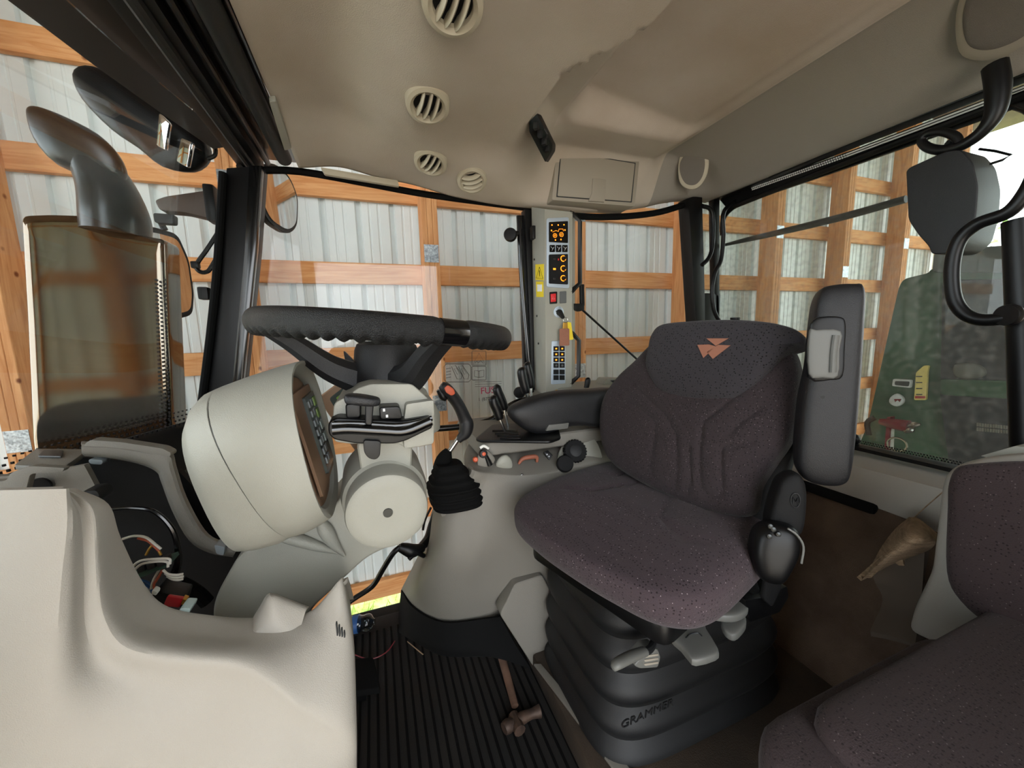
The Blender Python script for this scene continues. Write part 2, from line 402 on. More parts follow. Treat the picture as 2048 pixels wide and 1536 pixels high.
# unseen wall on the camera's side, its openings shaped for light and reflections
ribbed(0.95, 7.9, -1.3, 3.6, -2.6, 'wall_left'); ribbed(-5.0, -1.5, -1.3, 3.6, -2.6, 'wall_left')
for i, x in enumerate((-1.5, 0.9, 2.6, 4.5, 6.4, -2.7, -3.9, -4.9)):
    tag(MB().box((x, -2.48, 1.15), (0.15, 0.15, 4.9), 0.005).build('side_post', 'pine_post'), 'wooden post of the barn wall behind the viewer, %s' % ('left of the wide doorway', 'right of the wide doorway', 'the one beside the driver seat', 'the one beside the farm machine', 'the one at the barn end', 'second left of the doorway', 'third left of the doorway', 'the last one by the open front')[i], 'post', 'posts on the near side of the barn')
for z in (-0.6, 0.6, 1.8, 3.0):
    tag(MB().box((4.4, -2.57, z), (6.9, 0.045, 0.145), 0.004).build('wall_board', 'pine'), 'horizontal board of the near side barn wall behind the viewer', 'board', 'boards of the near side barn wall')
    tag(MB().box((-3.3, -2.57, z), (3.5, 0.045, 0.145), 0.004).build('wall_board', 'pine'), 'horizontal board of the near barn wall left of the wide doorway', 'board', 'boards left of the wide doorway')
# unseen left cab side, added to darken the interior: rear quarter, sill, open door
struct(MB().box((1.02, -0.30, 0.42), (0.82, 0.05, 0.84), 0.01).build('wall_left', 'black_matte'))
struct(MB().box((0.30, -0.30, -0.02), (1.2, 0.08, 0.12), 0.01).build('trim_24', 'black_matte'))
struct(MB().box((0.62, -0.30, 1.2), (0.07, 0.06, 0.80), 0.01).build('trim_25', 'black'))
struct(MB().box((1.42, -0.30, 1.2), (0.07, 0.06, 0.80), 0.01).build('trim_26', 'black'))
struct(MB().box((-0.42, -0.30, 1.1), (0.08, 0.06, 1.1), 0.01).build('trim_27', 'black'))
struct(MB().box((0.55, -0.31, 1.62), (2.0, 0.10, 0.12), 0.01).build('trim_28', 'black'))
# girts (horizontal boards)
gl = ['topmost board just under the barn eave', 'upper horizontal pine board level with the cab roof lining', 'horizontal pine board seen through the windows at mirror height', 'horizontal pine board passing behind the steering wheel spokes', 'horizontal pine board behind the gear lever grip', 'low horizontal pine board below the console', 'bottom skirt board of the siding just above the grass']
for i, z in enumerate((2.66, 2.07, 1.50, 0.91, 0.28, -0.33, -0.93)):
    tag(MB().box((0.9, 2.955, z), (13.6, 0.045, 0.145), 0.004).build('wall_board', 'pine'), gl[i], 'board', 'horizontal boards of the barn wall')
# posts, each of three plies with a nail plate
px_ = [-2.9, -1.83, -0.73, 0.43, 1.62, 2.78, 3.92, 5.0, 6.1, 7.2]
pn = ['off the left edge of the view', 'at the far left edge behind the windscreen', 'just right of the black front pillar', 'in the middle of the side window right of the steering wheel', 'behind the grab bar of the control tower', 'between the curved quarter window and the rear pillar', 'first one seen through the rear window', 'second one seen through the rear window', 'third one seen through the rear window, left of the wiper housing', 'last one by the barn end, behind the green machine']
for i, x in enumerate(px_):
    t = thing('barn_post', 'laminated pine wall post, '+pn[i], 'post', (x, 2.85, -1.3), 'laminated wall posts of the barn')
    b = MB()
    for k in (-1, 0, 1): b.box((x+k*0.037, 2.845, 1.15), (0.036, 0.175, 4.9), 0.003, seg=1)
    b.build('timber', 'pine_post', t)
    for z in ((1.62, 0.55) if i % 2 else (1.98, 0.72)): MB().box((x, 2.7565, z), (0.10, 0.003, 0.12)).build('nail_plate', 'plate', t)
# trees and bright outdoors past the barn end
for k, (x, y, z, r) in enumerate(((14.5, 4.6, 1.2, 2.4), (20, 1.6, 1.8, 2.8), (13.5, 0.6, -0.2, 1.1))):
    t = thing('tree', ['leafy green tree outside the barn end, left one', 'tall leafy tree behind the green machine', 'low bush at the barn end'][k], 'tree', (x, y, -1.3), 'trees outside')
    MB().tube([V(x, y, -1.3), V(x+.1, y, z-0.5), V(x, y, z+r*0.5)], [0.18, 0.14, 0.06], 8).build('trunk', 'tool_wood', t)
    lf = MB()
    for i in range(1500):
        d = Vector((random.gauss(0, 1), random.gauss(0, 1), random.gauss(0, 1))).normalized()*r*random.uniform(0.35, 1.0)
        c = V(x, y, z)+d; a = Vector((random.gauss(0, 1), random.gauss(0, 1), random.gauss(0, 1))).normalized(); b_ = a.cross(d).normalized(); s_ = random.uniform(.06, .13)
        lf.add([c-a*s_, c+b_*s_*.5, c+a*s_, c-b_*s_*.5], [(0, 1, 2, 3)])
    lf.build('crown', 'leaf', t, smooth=False)

# ================================================================ cab shell
struct(MB().box((0.52, 0.64, -0.03), (1.72, 1.52, 0.06), 0.01).build('floor', 'floor_mat'))
rb = MB()
for i in range(24):
    x = -0.16+i*0.024; rb.box((x, 0.75, 0.0015), (0.007, 1.15, 0.003), 0.001, seg=1)
tag(rb.build('floor_ribs', 'rubber'), 'thin raised ribs of the black rubber floor mat', 'mat')
# roof lining as a modelled height surface
def sst(a, b, x):
    t = max(0, min(1, (x-a)/(b-a))); return t*t*(3-2*t)
def xe(y): return 0.485-0.085*sst(0.58, 0.78, y)-0.0*y
def hz(x, y):
    z = 1.665
    soft = 0.012+0.22*sst(0.88, 1.15, y)
    e = xe(y)
    k = 1-sst(e, e+soft, x)
    zf = 1.565-0.022*math.exp(-((x-0.14-0.16*sst(0.95, 1.3, y))/0.10)**2)+0.035*math.exp(-((x+0.06)/0.09)**2)
    z = z+(zf-z)*k
    if x > 0.53 and x < 1.075 and y < 1.09:
        cr = 0.09; dx = max(0, 0.55+cr-x, x-(1.07-cr)); dy = max(0, y-(1.07-cr)); dd = cr-math.hypot(dx, dy)
        z += (0.075-0.05*sst(0.56, 1.05, x))*sst(0.0, 0.06, dd)
    if x >= 1.0: z += 0.03*sst(1.0, 1.075, x)
    t = sst(1.19-0.15*(1-sst(0.4, 0.6, x)), 1.30, y)*(0.45+0.55*sst(0.1, 0.5, x)); zr = 1.500+0.085*sst(0.75, 1.4, x)+0.03*(1-sst(-0.1, 0.4, x))
    z += (zr-z)*t
    u = max(0, min(1, (x-1.075)/0.315)); z += (1.59-z)*(u**1.25)
    return z
NX, NY = 150, 130
hv = []; hf = []
for i in range(NX+1):
    for j in range(NY+1):
        x = -0.17+1.58*i/NX; y = -0.22+1.55*j/NY
        yy = y
        hv.append(V(x, yy, hz(x, y)))
for i in range(NX):
    for j in range(NY):
        a = i*(NY+1)+j; hf.append((a, a+1, a+NY+2, a+NY+1))
def zone(f):
    c = sum((hv[k] for k in f), Vector())/4
    if 0.55 < c.x < 1.07 and c.y < 1.07: return 1
    if c.x >= 1.07: return 2
    return 0
hb = MB(); hb.add(hv, hf); ho = struct(hb.build('ceiling', 'headliner', angle=60))
ho.data.materials.append(MATS['hatch_cloth']); ho.data.materials.append(MATS['roof_band'])
for p_, f_ in zip(ho.data.polygons, hf): p_.material_index = zone(p_.vertices[:]) if False else 0
for p_ in ho.data.polygons:
    c = p_.center+ho.location
    p_.material_index = 1 if (0.55 < c.x < 1.075 and c.y < 1.075) else (2 if c.x >= 1.075 else 0)
sm = ho.modifiers.new('s', 'SOLIDIFY'); sm.thickness = 0.012; sm.offset = 1
struct(MB().box((0.62, 0.58, 1.80), (1.9, 1.75, 0.04), 0.01).build('ceiling', 'black_matte'))
# ---------------- front header and roof frame (beams across the cab)
def beam(name, x0, x1, z0, z1, m, y0=-0.25, y1=1.40, bev=0.008):
    return struct(MB().box(((x0+x1)/2, (y0+y1)/2, (z0+z1)/2), (x1-x0, y1-y0, z1-z0), bev).build(name, m))
beam('trim_1', -0.345, -0.275, 1.57, 1.76, 'black', y1=1.42)
beam('trim_2', -0.275, -0.18, 1.60, 1.76, 'black_gloss', y1=1.42)
struct(MB().tube([V(-0.205, -0.25, 1.585), V(-0.205, 1.33, 1.575)], 0.020, 16, smooth=1).build('trim_3', 'charcoal'))
struct(MB().tube([V(-0.262, -0.25, 1.592), V(-0.262, 1.40, 1.585)], 0.008, 10, smooth=1).build('trim_4', 'dark_metal'))
struct(MB().tube([V(-0.30, -0.25, 1.566), V(-0.305, 1.41, 1.566)], 0.012, 10, smooth=1).build('trim_5', 'charcoal'))
# roof visor outside, curved front edge
vp = [V(-0.34, -0.3, 1.66)]+[V(-0.42-0.16*math.sin(math.pi*t/10), -0.3+1.78*t/10, 1.635) for t in range(11)]+[V(-0.34, 1.48, 1.66)]
struct(MB().prism(vp, (0, 0, 0.10), 0.01).build('trim_6', 'roofing_dark' if 'roofing_dark' in MATS else 'black_matte'))
# white trim strips by the header
t = tag(MB().prism(rnd_poly(PL([(537, 192), (551, 190), (582, 288), (568, 292)], Z=1.57), 0.006), (0, 0, -0.012), 0.003).build('lamp_strip', 'beige'), 'slim off-white trim strip at the front corner of the roof lining', 'trim strip')
q = PL([(642, 338), (795, 364), (798, 376), (650, 352)], Y=1.31)
tag(MB().prism(rnd_poly(q, 0.004), (0, -0.014, 0), 0.003).build('lamp_strip', 'vent'), 'long beige strip above the side window, left of the air vents', 'trim strip')
# ---------------- right hand pillars
def post_px(name, pts, Y, dy, m, bev=0.006):
    return struct(MB().prism(PL(pts, Y=Y), (0, dy, 0), bev).build(name, m))
post_px('trim_7', [(452, 335), (524, 330), (512, 500), (487, 740), (470, 900), (440, 1110), (360, 1110), (404, 800)], 1.32, 0.07, 'black')
post_px('trim_8', [(497, 330), (524, 330), (512, 500), (487, 740), (470, 900), (450, 900), (466, 740), (488, 500)], 1.30, 0.03, 'black_gloss')
struct(MB().tube(PL([(446, 345), (432, 560), (404, 800), (360, 1100)], Y=1.31), 0.010, 10).build('trim_9', 'rubber'))
# gutter along the top of the side door
struct(MB().tube([V(-0.30, 1.375, 1.55)]+PL([(600, 343), (740, 368), (860, 390), (1050, 416)], Y=1.36)+[V(0.72, 1.35, 1.50)], 0.011, 8).build('trim_10', 'rubber'))
# B pillar with the door tube
dt = thing('side_door_frame', 'black steel frame tube of the side door with hinge knobs, left of the beige control tower', 'door frame', P(1060, 790, Y=1.36))
MB().prism(PL([(1040, 430), (1050, 430), (1070, 800), (1052, 800)], Y=1.33), (0, 0.03, 0), 0.004).build('channel', 'black', dt)
MB().tube(PL([(1038, 432), (1044, 560), (1055, 690), (1064, 800)], Y=1.30), 0.010, 12).build('tube', 'black_gloss', dt)
MB().prism(PL([(1050, 418), (1068, 420), (1086, 800), (1066, 800)], Y=1.315), (0, 0.04, 0), 0.004).build('hinge_post', 'black', dt)
h = MB().lathe([(0, 0), (0.020, 0.001), (0.023, 0.006), (0.023, 0.018), (0.012, 0.022), (0.012, 0.05)], P(1020, 468, Y=1.27), V(0.45, 0.9, 0), 24).build('latch_knob', 'black', dt)
MB().tube(PL([(1022, 468), (1045, 466)], Y=1.30), 0.009, 10, smooth=1).build('latch_arm', 'black', dt)
MB().lathe([(0, 0), (0.018, 0.001), (0.021, 0.006), (0.021, 0.016), (0.010, 0.02), (0.01, 0.04)], P(1040, 786, Y=1.24), V(0.2, 0.97, 0), 24).build('lower_knob', 'black', dt)
MB().box(P(1066, 466, Y=1.29), (0.016, 0.03, 0.045), 0.003).build('hinge', 'black', dt)
# C pillar
post_px('trim_12', [(1377, 396), (1405, 386), (1412, 645), (1392, 645)], 1.28, 0.06, 'black')
post_px('trim_13', [(1428, 392), (1440, 388), (1440, 645), (1431, 645)], 1.28, 0.03, 'black')
struct(MB().box((1.42, 1.31, 0.75), (0.10, 0.06, 0.9), 0.01).build('trim_14', 'black'))
# quarter window frame, curved top
qa = PL([(1143, 432), (1200, 434), (1260, 432), (1320, 424), (1380, 406)], Y=1.31)
struct(MB().tube(qa, 0.0095, 8, flat=1.3).build('trim_15', 'rubber'))
# side window tube handles by the rear pillar
def tubething(name, pts, r, label, cat, m='black', n=12, group=None, **k):
    return tag(MB().tube(pts, r, n, **k).build(name, m), label, cat, group)
tubething('tube_rail', PL([(1404, 412), (1420, 418), (1426, 440), (1425, 490), (1418, 515), (1404, 530)], Y=1.25), 0.0085, 'short bowed black tube on the rear corner pillar, upper one', 'handle')
tubething('tube_rail', PL([(1440, 645), (1428, 620), (1424, 580), (1430, 545), (1442, 520), (1447, 470), (1446, 430), (1462, 408), (1510, 380)], Y=1.22), 0.0085, 'long bent black tube running up the rear window edge from beside the seat headrest', 'handle')
tag(MB().lathe([(0, 0), (0.014, 0.002), (0.018, 0.01), (0.018, 0.02)], P(1470, 640, Y=1.15)+V(0, 0, -.01), (0, 0, 1), 16).build('window_catch', 'black'), 'small black latch knob behind the top of the seat backrest', 'latch')
# ---------------- rear window: rails, glass, ledge
XR = 1.40
struct(MB().prism([P(1400, 396, X=XR), P(2100, 106, X=XR), P(2100, 130, X=XR), P(1692, 291, X=XR), P(1410, 404, X=XR)], (0.05, 0, 0), 0.004).build('trim_16', 'black'))
struct(MB().prism([P(1440, 400, X=XR+.05), P(1504, 372, X=XR+.05), P(1692, 305, X=XR+.05), P(2100, 150, X=XR+.05), P(2100, 190, X=XR+.05), P(1692, 336, X=XR+.05), P(1510, 398, X=XR+.05), P(1455, 418, X=XR+.05)], (0.01, 0, 0)).build('trim_18', 'black'))
fr = MB()
for i in range(150):
    t_ = i/149; a = P(1504, 376, X=XR+.045).lerp(P(1692, 309, X=XR+.045), t_/.3) if t_ < .3 else P(1692, 309, X=XR+.045).lerp(P(2090, 158, X=XR+.045), (t_-.3)/.7)
    for k in (0, 1): fr.box(a+V(0, 0, -0.007*k)+V(0, -0.003*k, 0), (0.002, 0.0042, 0.0042))
fr = fr.build('frit_dots', 'white'); fr['kind'] = 'stuff'; tag(fr, 'band of fine pale dots along the top of the rear window', 'dot band')
struct(MB().tube([P(1445, 470, X=1.43), P(1446, 440, X=1.43), P(1462, 418, X=1.43), P(1500, 400, X=1.43), P(1700, 322, X=1.43), P(1900, 246, X=1.43), P(2110, 166, X=1.43)], 0.010, 10).build('trim_19', 'black'))
struct(MB().prism([P(1400, 380, X=1.47), P(2200, 70, X=1.47), P(2200, 1080, X=1.47), P(1400, 850, X=1.47)], (0.005, 0, 0)).build('window_1', 'glass_rear'))
lg = MB().prism([V(1.33, -0.2, 0.625), V(1.50, -0.2, 0.640), V(1.50, -0.2, 0.50), V(1.34, -0.2, 0.50), V(1.315, -0.2, 0.56)], (0, 1.46, 0), 0.006)
struct(lg.build('wall_rear', 'beige_warm'))
struct(MB().box((1.44, 0.53, 0.655), (0.05, 1.46, 0.012), 0.002).build('trim_20', 'black'))
fb = MB()
for i in range(170):
    for k in (0, 1): fb.box((1.455, 1.24-i*0.0065-0.003*k, 0.666+0.006*k), (0.002, 0.0038, 0.0038))
fb = fb.build('frit_dots', 'black'); tag(fb, 'band of fine black dots along the bottom of the rear window', 'dot band', kind='stuff')
# rear wall below the ledge and carpeted arch
struct(MB().box((1.42, 0.55, 0.25), (0.04, 1.5, 0.6), 0.005).build('wall_rear', 'carpet'))
cg = []
for y in (-0.15, 0.1, 0.35, 0.6, 0.85, 1.1, 1.28):
    b_ = 0.03*math.sin(y*7)
    cg.append([V(1.36, y, 0.55), V(1.33+b_, y, 0.48), V(1.27+b_, y, 0.36), V(1.22+b_*.6, y, 0.22), V(1.12, y, 0.08), V(0.98, y, 0.012)])
struct(MB().patch(cg, 0.01, 5).build('wall_rear', 'carpet'))
tag(MB().box((1.325, 0.85, 0.515), (0.03, 0.5, 0.03), 0.01).build('seal_strip', 'rubber'), 'dark ribbed strip tucked under the rear window ledge', 'strip')
struct(MB().box((0.85, 0.62, 0.035), (0.92, 0.98, 0.07), 0.01).build('floor', 'plinth_carpet'))
struct(MB().box((0.52, 1.43, -0.065), (1.75, 0.08, 0.10), 0.01).build('trim_21', 'black_matte'))
struct(MB().box((1.05, 1.36, 0.38), (0.85, 0.04, 0.84), 0.01).build('wall_right', 'black_matte'))
# ---------------- glazing
def sheet(name, pts, ext, m): return struct(MB().prism(pts, ext).build(name, m))
sheet('window_2', [V(-0.36, 1.385, 1.56), V(0.60, 1.375, 1.53), V(0.62, 1.39, 0.03), V(-0.30, 1.40, 0.03), V(-0.47, 1.385, 0.9)], (0, 0.004, 0), 'glass')
sheet('window_3', [V(0.68, 1.33, 1.52), V(1.34, 1.31, 1.60), V(1.37, 1.32, 0.80), V(0.68, 1.34, 0.80)], (0, 0.004, 0), 'glass')
wg = []
for k in range(9):
    y = -0.25+1.62*k/8; b_ = 0.17*(1-((y-0.56)/0.82)**2)
    wg.append([V(-0.33-b_*0.75, y, 1.62), V(-0.38-b_*0.9, y, 1.35), V(-0.43-b_, y, 1.1), V(-0.47-b_, y, 0.83), V(-0.50-b_, y, 0.60)])
struct(MB().patch(wg, 0.005, 4).build('window_4', 'glass_front'))
# black cowl below the windscreen
cw = []
for k in range(9):
    y = -0.25+1.62*k/8; b_ = 0.17*(1-((y-0.56)/0.82)**2)
    cw.append([V(-0.50-b_, y, 0.825), V(-0.47-b_, y, 0.828), V(-0.43-b_, y, 0.812), V(-0.38-b_*.6, y, 0.75)])
struct(MB().patch(cw, 0.02, 4).build('trim_22', 'black_matte'))
fd = MB()
for k in range(110):
    y = -0.1+1.4*k/110; b_ = 0.17*(1-((y-0.56)/0.82)**2)
    for j in range(4): fd.box((-0.452-b_, y+0.006*(j % 2), 0.832+0.011*j), (0.003, 0.0055-0.0008*j, 0.0055-0.0008*j))
tag(fd.build('frit_dots', 'black'), 'band of black dots along the bottom of the windscreen', 'dot band', kind='stuff')
# body outside: bonnet side hint under the windscreen, dark
struct(MB().box((-1.1, 0.75, 0.25), (1.1, 0.9, 1.0), 0.12, seg=5).build('trim_23', 'machine_dark'))
# ---------------- exhaust stack outside, right front corner
ex = thing('exhaust_stack', 'dark polished exhaust stack with slanted pipe tip, outside the windscreen at the left', 'exhaust', V(-0.85, 1.62, 0))
YE = 1.62
o = PL([(58, 436), (110, 434), (190, 436), (232, 462), (290, 474), (338, 482), (342, 600), (350, 760), (362, 1050), (100, 1050), (80, 880), (70, 650)], Y=YE)
MB().pillow(rnd_poly(o, 0.015, 3), (0, -1, 0), 0.035, 0.10, 9, sub=1, N=20).build('shield', 'exhaust_metal' if 'exhaust_metal' in MATS else 'dark_metal', ex)
MB().tube(PL([(235, 470), (232, 430), (215, 375), (185, 325), (140, 290)], Y=YE+.02), [0.10, 0.10, 0.085, 0.07, 0.06], 24, flat=0.8).build('pipe', 'dark_metal', ex)
o = PL([(55, 232), (62, 216), (90, 220), (140, 240), (200, 272), (238, 310), (252, 345), (240, 360), (210, 350), (170, 345), (110, 325), (70, 280)], Y=YE-.02)
MB().pillow(o, (0.1, -1, 0.2), 0.035, 0.06, 2.5, sub=3).build('pipe_tip', 'dark_metal', ex)
pf = MB()
for i in range(46):
    for j in range(3): pf.add(*(lambda c: ([c+V(0.004*math.cos(a), -.004, 0.004*math.sin(a)) for a in [k*math.pi/3 for k in range(6)]], [(0, 1, 2, 3, 4, 5)]))(P(331-9*j+0.45*i*.6, 560+i*8+4*(j % 2), Y=YE-.035)))
pf.build('perforation', 'black', ex)['kind'] = 'stuff'
# ---------------- outside mirrors
def mirror(label, pts, Y, n, arm, group='outside mirrors'):
    t = thing('door_mirror', label, 'mirror', P(*arm[-1][:2], Y=arm[-1][2]), group)
    c = sum((P(a, b, Y=Y) for a, b in pts), Vector())/len(pts); n = Vector(n).normalized()
    o = [P(a, b, pl=(c, n)) for a, b in pts]; o = rnd_poly(o, 0.03, 4)
    if n.dot(CAM-c) < 0: n = -n
    MB().pillow(o, n, 0.004, 0.035, 4, sub=1, N=8).build('housing', 'black', t)
    i_ = [c+(p-c)*0.88+n*0.0055 for p in o]
    MB().prism(i_, -n*0.004).build('mirror_glass', 'mirror', t)
    MB().tube([P(a, b, Y=y) for a, b, y in arm], 0.011, 10).build('arm', 'black', t)
    return t
mirror('rounded outside mirror in a black frame just left of the side window', [(518, 330), (548, 325), (578, 350), (596, 395), (594, 455), (575, 470), (535, 445), (516, 400)], 1.50, (1.2, -0.62, 0.03), [(530, 340, 1.5), (505, 318, 1.45), (480, 335, 1.40)])
mirror('tall outside mirror half hidden behind the exhaust stack', [(255, 455), (300, 452), (355, 468), (378, 520), (388, 590), (385, 630), (340, 642), (262, 640)], 2.05, (1.25, -0.62, 0.03), [(330, 460, 2.0), (322, 446, 1.98), (322, 440, 1.75)])
am = thing('mirror_bracket', 'brown-black moulded bracket between the front pillar and the tall mirror', 'bracket', P(400, 440, Y=1.5))
MB().prism(rnd_poly(PL([(308, 400), (330, 392), (412, 380), (440, 378), (440, 436), (415, 436), (370, 425), (318, 420)], Y=1.55), 0.01), (0, 0.05, 0), 0.008).build('arm', 'bracket_brown' if 'bracket_brown' in MATS else 'charcoal', am)
MB().prism(rnd_poly(PL([(305, 425), (348, 428), (348, 448), (308, 445)], Y=1.60), 0.008), (0, 0.03, 0), 0.004).build('pivot', 'charcoal', am)
MB().box(P(426, 410, Y=1.50), (0.03, 0.06, 0.11), 0.008).build('mount', 'black', am)
# wiper arms and small clip by the pillar
wp = thing('wiper_linkage', 'two-rod black wiper linkage hanging in front of the front pillar', 'wiper', P(500, 350, Y=1.36))
MB().tube(PL([(505, 345), (470, 410), (420, 490), (394, 528), (398, 542), (412, 544), (425, 530), (470, 450), (520, 372)], Y=1.36), 0.006, 8).build('rod', 'black', wp)
MB().box(P(391, 530, Y=1.36), (0.02, 0.02, 0.02), 0.005).build('joint', 'black', wp)
tag(MB().box(P(409, 587, Y=1.33), (0.025, 0.03, 0.035), 0.005).build('pillar_clip', 'charcoal'), 'small square black clip on the outer edge of the front pillar', 'clip')
# work lamp under the roof visor
wl = thing('work_lamp', 'black work lamp with clear lens hanging under the roof visor', 'lamp', P(340, 300, Y=1.5))
lo = PL([(150, 150), (175, 132), (230, 150), (300, 200), (370, 245), (415, 290), (415, 325), (385, 345), (330, 335), (285, 300), (230, 262), (170, 200)], Y=1.52)
MB().pillow(lo, (-0.1, -1, -0.3), 0.05, 0.08, 2.6, sub=3).build('housing', 'black', wl)
MB().prism(rnd_poly(PL([(318, 225), (338, 245), (330, 300), (312, 290)], Y=1.43), 0.006), (0.004, 0.01, 0), 0.002).build('lens', 'mirror', wl)
MB().prism(rnd_poly(PL([(362, 275), (385, 285), (375, 335), (352, 322)], Y=1.43), 0.006), (0.004, 0.01, 0), 0.002).build('reflector', 'mirror', wl)
MB().tube(PL([(405, 270), (428, 290), (430, 310), (415, 318)], Y=1.5), 0.006, 8).build('bracket', 'black', wl)

# ---------------- roof lining fittings
def frame_at(c, n, up=V(0, 0, 1)):
    n = n.normalized(); r = up.cross(n).normalized(); u = n.cross(r); return r, u, n
def hnorm(x, y):
    e = 0.02; return V((hz(x+e, y)-hz(x-e, y))/(2*e), (hz(x, y+e)-hz(x, y-e))/(2*e), -1).normalized()
def on_roof(px, py):
    v = ray(px, py); t = 0.2
    while t < 3:
        p = CAM+v*t
        if p.z > hz(p.x, p.y): return p
        t += 0.004
    return p
def vent(px, py, ang, label, R=0.046):
    c = on_roof(px, py); n = hnorm(c.x, c.y); n = (n+(CAM-c).normalized()*0.45).normalized()
    c0_ = c; c = c+n*0.012
    t = thing('air_vent', label, 'air vent', c, 'round air vents in the roof lining')
    MB().lathe([(R*0.62, -0.012), (R*0.66, 0.004), (R*0.80, 0.009), (R*0.96, 0.006), (R*1.0, 0.0), (R*1.03, -0.035)], c, n, 40).build('bezel', 'vent', t)
    MB().lathe([(R*0.66, -0.004), (R*0.62, -0.012), (0.002, -0.016)], c, n, 30).build('throat', 'black_matte', t)
    r, u, n = frame_at(c, n); a = r*math.cos(ang)+u*math.sin(ang); b = -r*math.sin(ang)+u*math.cos(ang)
    for k in (-1, 0, 1):
        w_ = R*0.62*math.sqrt(1-(0.42*k)**2)
        o = c+b*(R*0.34*k)+n*0.001
        MB().tube([o-a*w_+n*-.004, o-a*w_*.5+n*.005, o+n*.008, o+a*w_*.5+n*.005, o+a*w_-n*.004], 0.0035, 8, flat=3.0, ref=n).build('slat', 'vent', t)
    return t
vent(855, 200, 1.25, 'oval beige air vent nearest the roof centre, slats upright')
vent(862, 318, 0.75, 'left one of the lower pair of beige air vents')
vent(943, 355, 0.25, 'right one of the lower pair of beige air vents, slats nearly level')
vent(905, -6, 1.2, 'beige air vent cut off by the top edge of the view')
# switch panel
c0 = on_roof(1066, 250); sp = thing('roof_switch_panel', 'black switch panel standing down from the step in the roof lining', 'switch panel', c0)
sa, sb_, sc_, sd_ = P(1060, 238, Z=1.56), P(1073, 228, Z=1.575), P(1104, 285, Z=1.56), P(1091, 325, Z=1.515)
pts_ = [P(1058, 243, Y=0.93), P(1074, 226, Y=0.93), P(1105, 288, Y=1.02), P(1104, 302, Y=1.04), P(1090, 325, Y=1.05), P(1058, 264, Y=0.95)]
MB().prism(rnd_poly(pts_, 0.004, 2), (0.022, 0.022, 0.012), 0.003).build('housing', 'black', sp)
cs = sum(pts_, Vector())/6
ctr = cs
for k, (a, b) in enumerate(((1072, 252), (1080, 268), (1088, 284), (1094, 298))):
    MB().box(P(a, b, Y=0.93+0.03*k), (0.012, 0.012, 0.016), 0.002, axes=[V(1, 1, 0), V(-1, 1, 0), V(0, 0, 1)]).build('switch', 'charcoal', sp)
MB().tube([P(1088, 258, Y=.96), P(1094, 268, Y=.96), P(1092, 276, Y=.97)], 0.003, 8).build('toggle', 'charcoal', sp)
# storage flap on the right band
sbx = thing('storage_flap', 'rectangular grey-beige storage flap with a notched handle in the roof lining', 'storage flap', P(1190, 410, Y=1.22))
YS = 1.222
nS = V(-0.05, -1, -0.12).normalized(); cS = P(1190, 350, Y=YS); pS = (cS, nS)
MB().prism(rnd_poly(PL([(1114, 292), (1279, 320), (1270, 413), (1104, 400)], pl=pS), 0.008), V(0, 0.10, 0), 0.003).build('bezel', 'panel_grey', sbx)
MB().prism(rnd_poly(PL([(1123, 303), (1270, 327), (1262, 403), (1115, 392)], pl=(cS+nS*0.004, nS)), 0.004), V(0, 0.02, 0), 0.0015).build('door', 'panel_grey', sbx)
MB().prism(PL([(1121.5, 301.5), (1271.5, 325.5), (1263.5, 404.5), (1113.5, 393.5)], pl=(cS+nS*0.0035, nS)), V(0, 0.01, 0)).build('shadow_gap', 'dark_mark', sbx)
MB().prism(rnd_poly(PL([(1186, 356), (1212, 358), (1210, 404), (1178, 402), (1184, 385)], pl=(cS+nS*0.007, nS)), 0.004), V(0, 0.012, 0), 0.002).build('handle', 'panel_grey', sbx)
# speakers on the rear band
def speaker(label, pts, ipts, pl):
    t = thing('roof_speaker', label, 'speaker', P(*pts[0], pl=pl))
    MB().pillow(PL(pts, pl=pl), pl[1], 0.008, 0.02, 5, sub=4, N=8).build('bezel', 'vent' if 'small' in label else 'panel_grey', t)
    MB().pillow(PL(ipts, pl=(pl[0]+pl[1]*0.004, pl[1])), pl[1], 0.008, 0.004, 4, sub=4, N=8).build('grille', 'speaker_cloth', t)
pr = on_roof(1387, 330); nr = hnorm(pr.x, pr.y); nr = V(-.62, -.72, -.30).normalized(); pr = pr+nr*0.035
speaker('small round roof speaker beside the storage flap', [(1372, 293), (1395, 287), (1412, 296), (1418, 325), (1413, 352), (1398, 374), (1378, 379), (1360, 366), (1356, 335), (1361, 308)], [(1375, 303), (1390, 298), (1406, 308), (1410, 330), (1404, 355), (1390, 370), (1372, 368), (1361, 350), (1360, 325)], (pr, nr))
pr = on_roof(1990, 40); nr = hnorm(pr.x, pr.y); nr = (nr+V(-.1, 0, 0)).normalized(); pr = pr+nr*0.016
speaker('large round roof speaker cut off by the upper right corner', [(1925, -20), (1912, 30), (1914, 85), (1930, 112), (1975, 118), (2030, 100), (2080, 60), (2100, -20), (2080, -80), (2000, -90), (1950, -70)], [(1935, -10), (1925, 40), (1935, 85), (1965, 98), (2010, 90), (2060, 60), (2080, 0), (2065, -60), (2010, -75), (1960, -55)], (pr, nr))
for a, b, nm in ((940, 388, 'over the side window'), (1335, 405, 'over the quarter window'), (1618, 300, 'over the rear window')):
    p_ = P(a, b, Y=1.325) if a < 1500 else P(a, b, X=1.39)
    tag(MB().lathe([(0, 0), (0.007, 0.001), (0.009, 0.004), (0.009, 0.008)], p_, V(0, 0.2, 1), 14).build('trim_clip', 'beige'), 'tiny beige clip at the lower edge of the roof lining '+nm, 'clip')
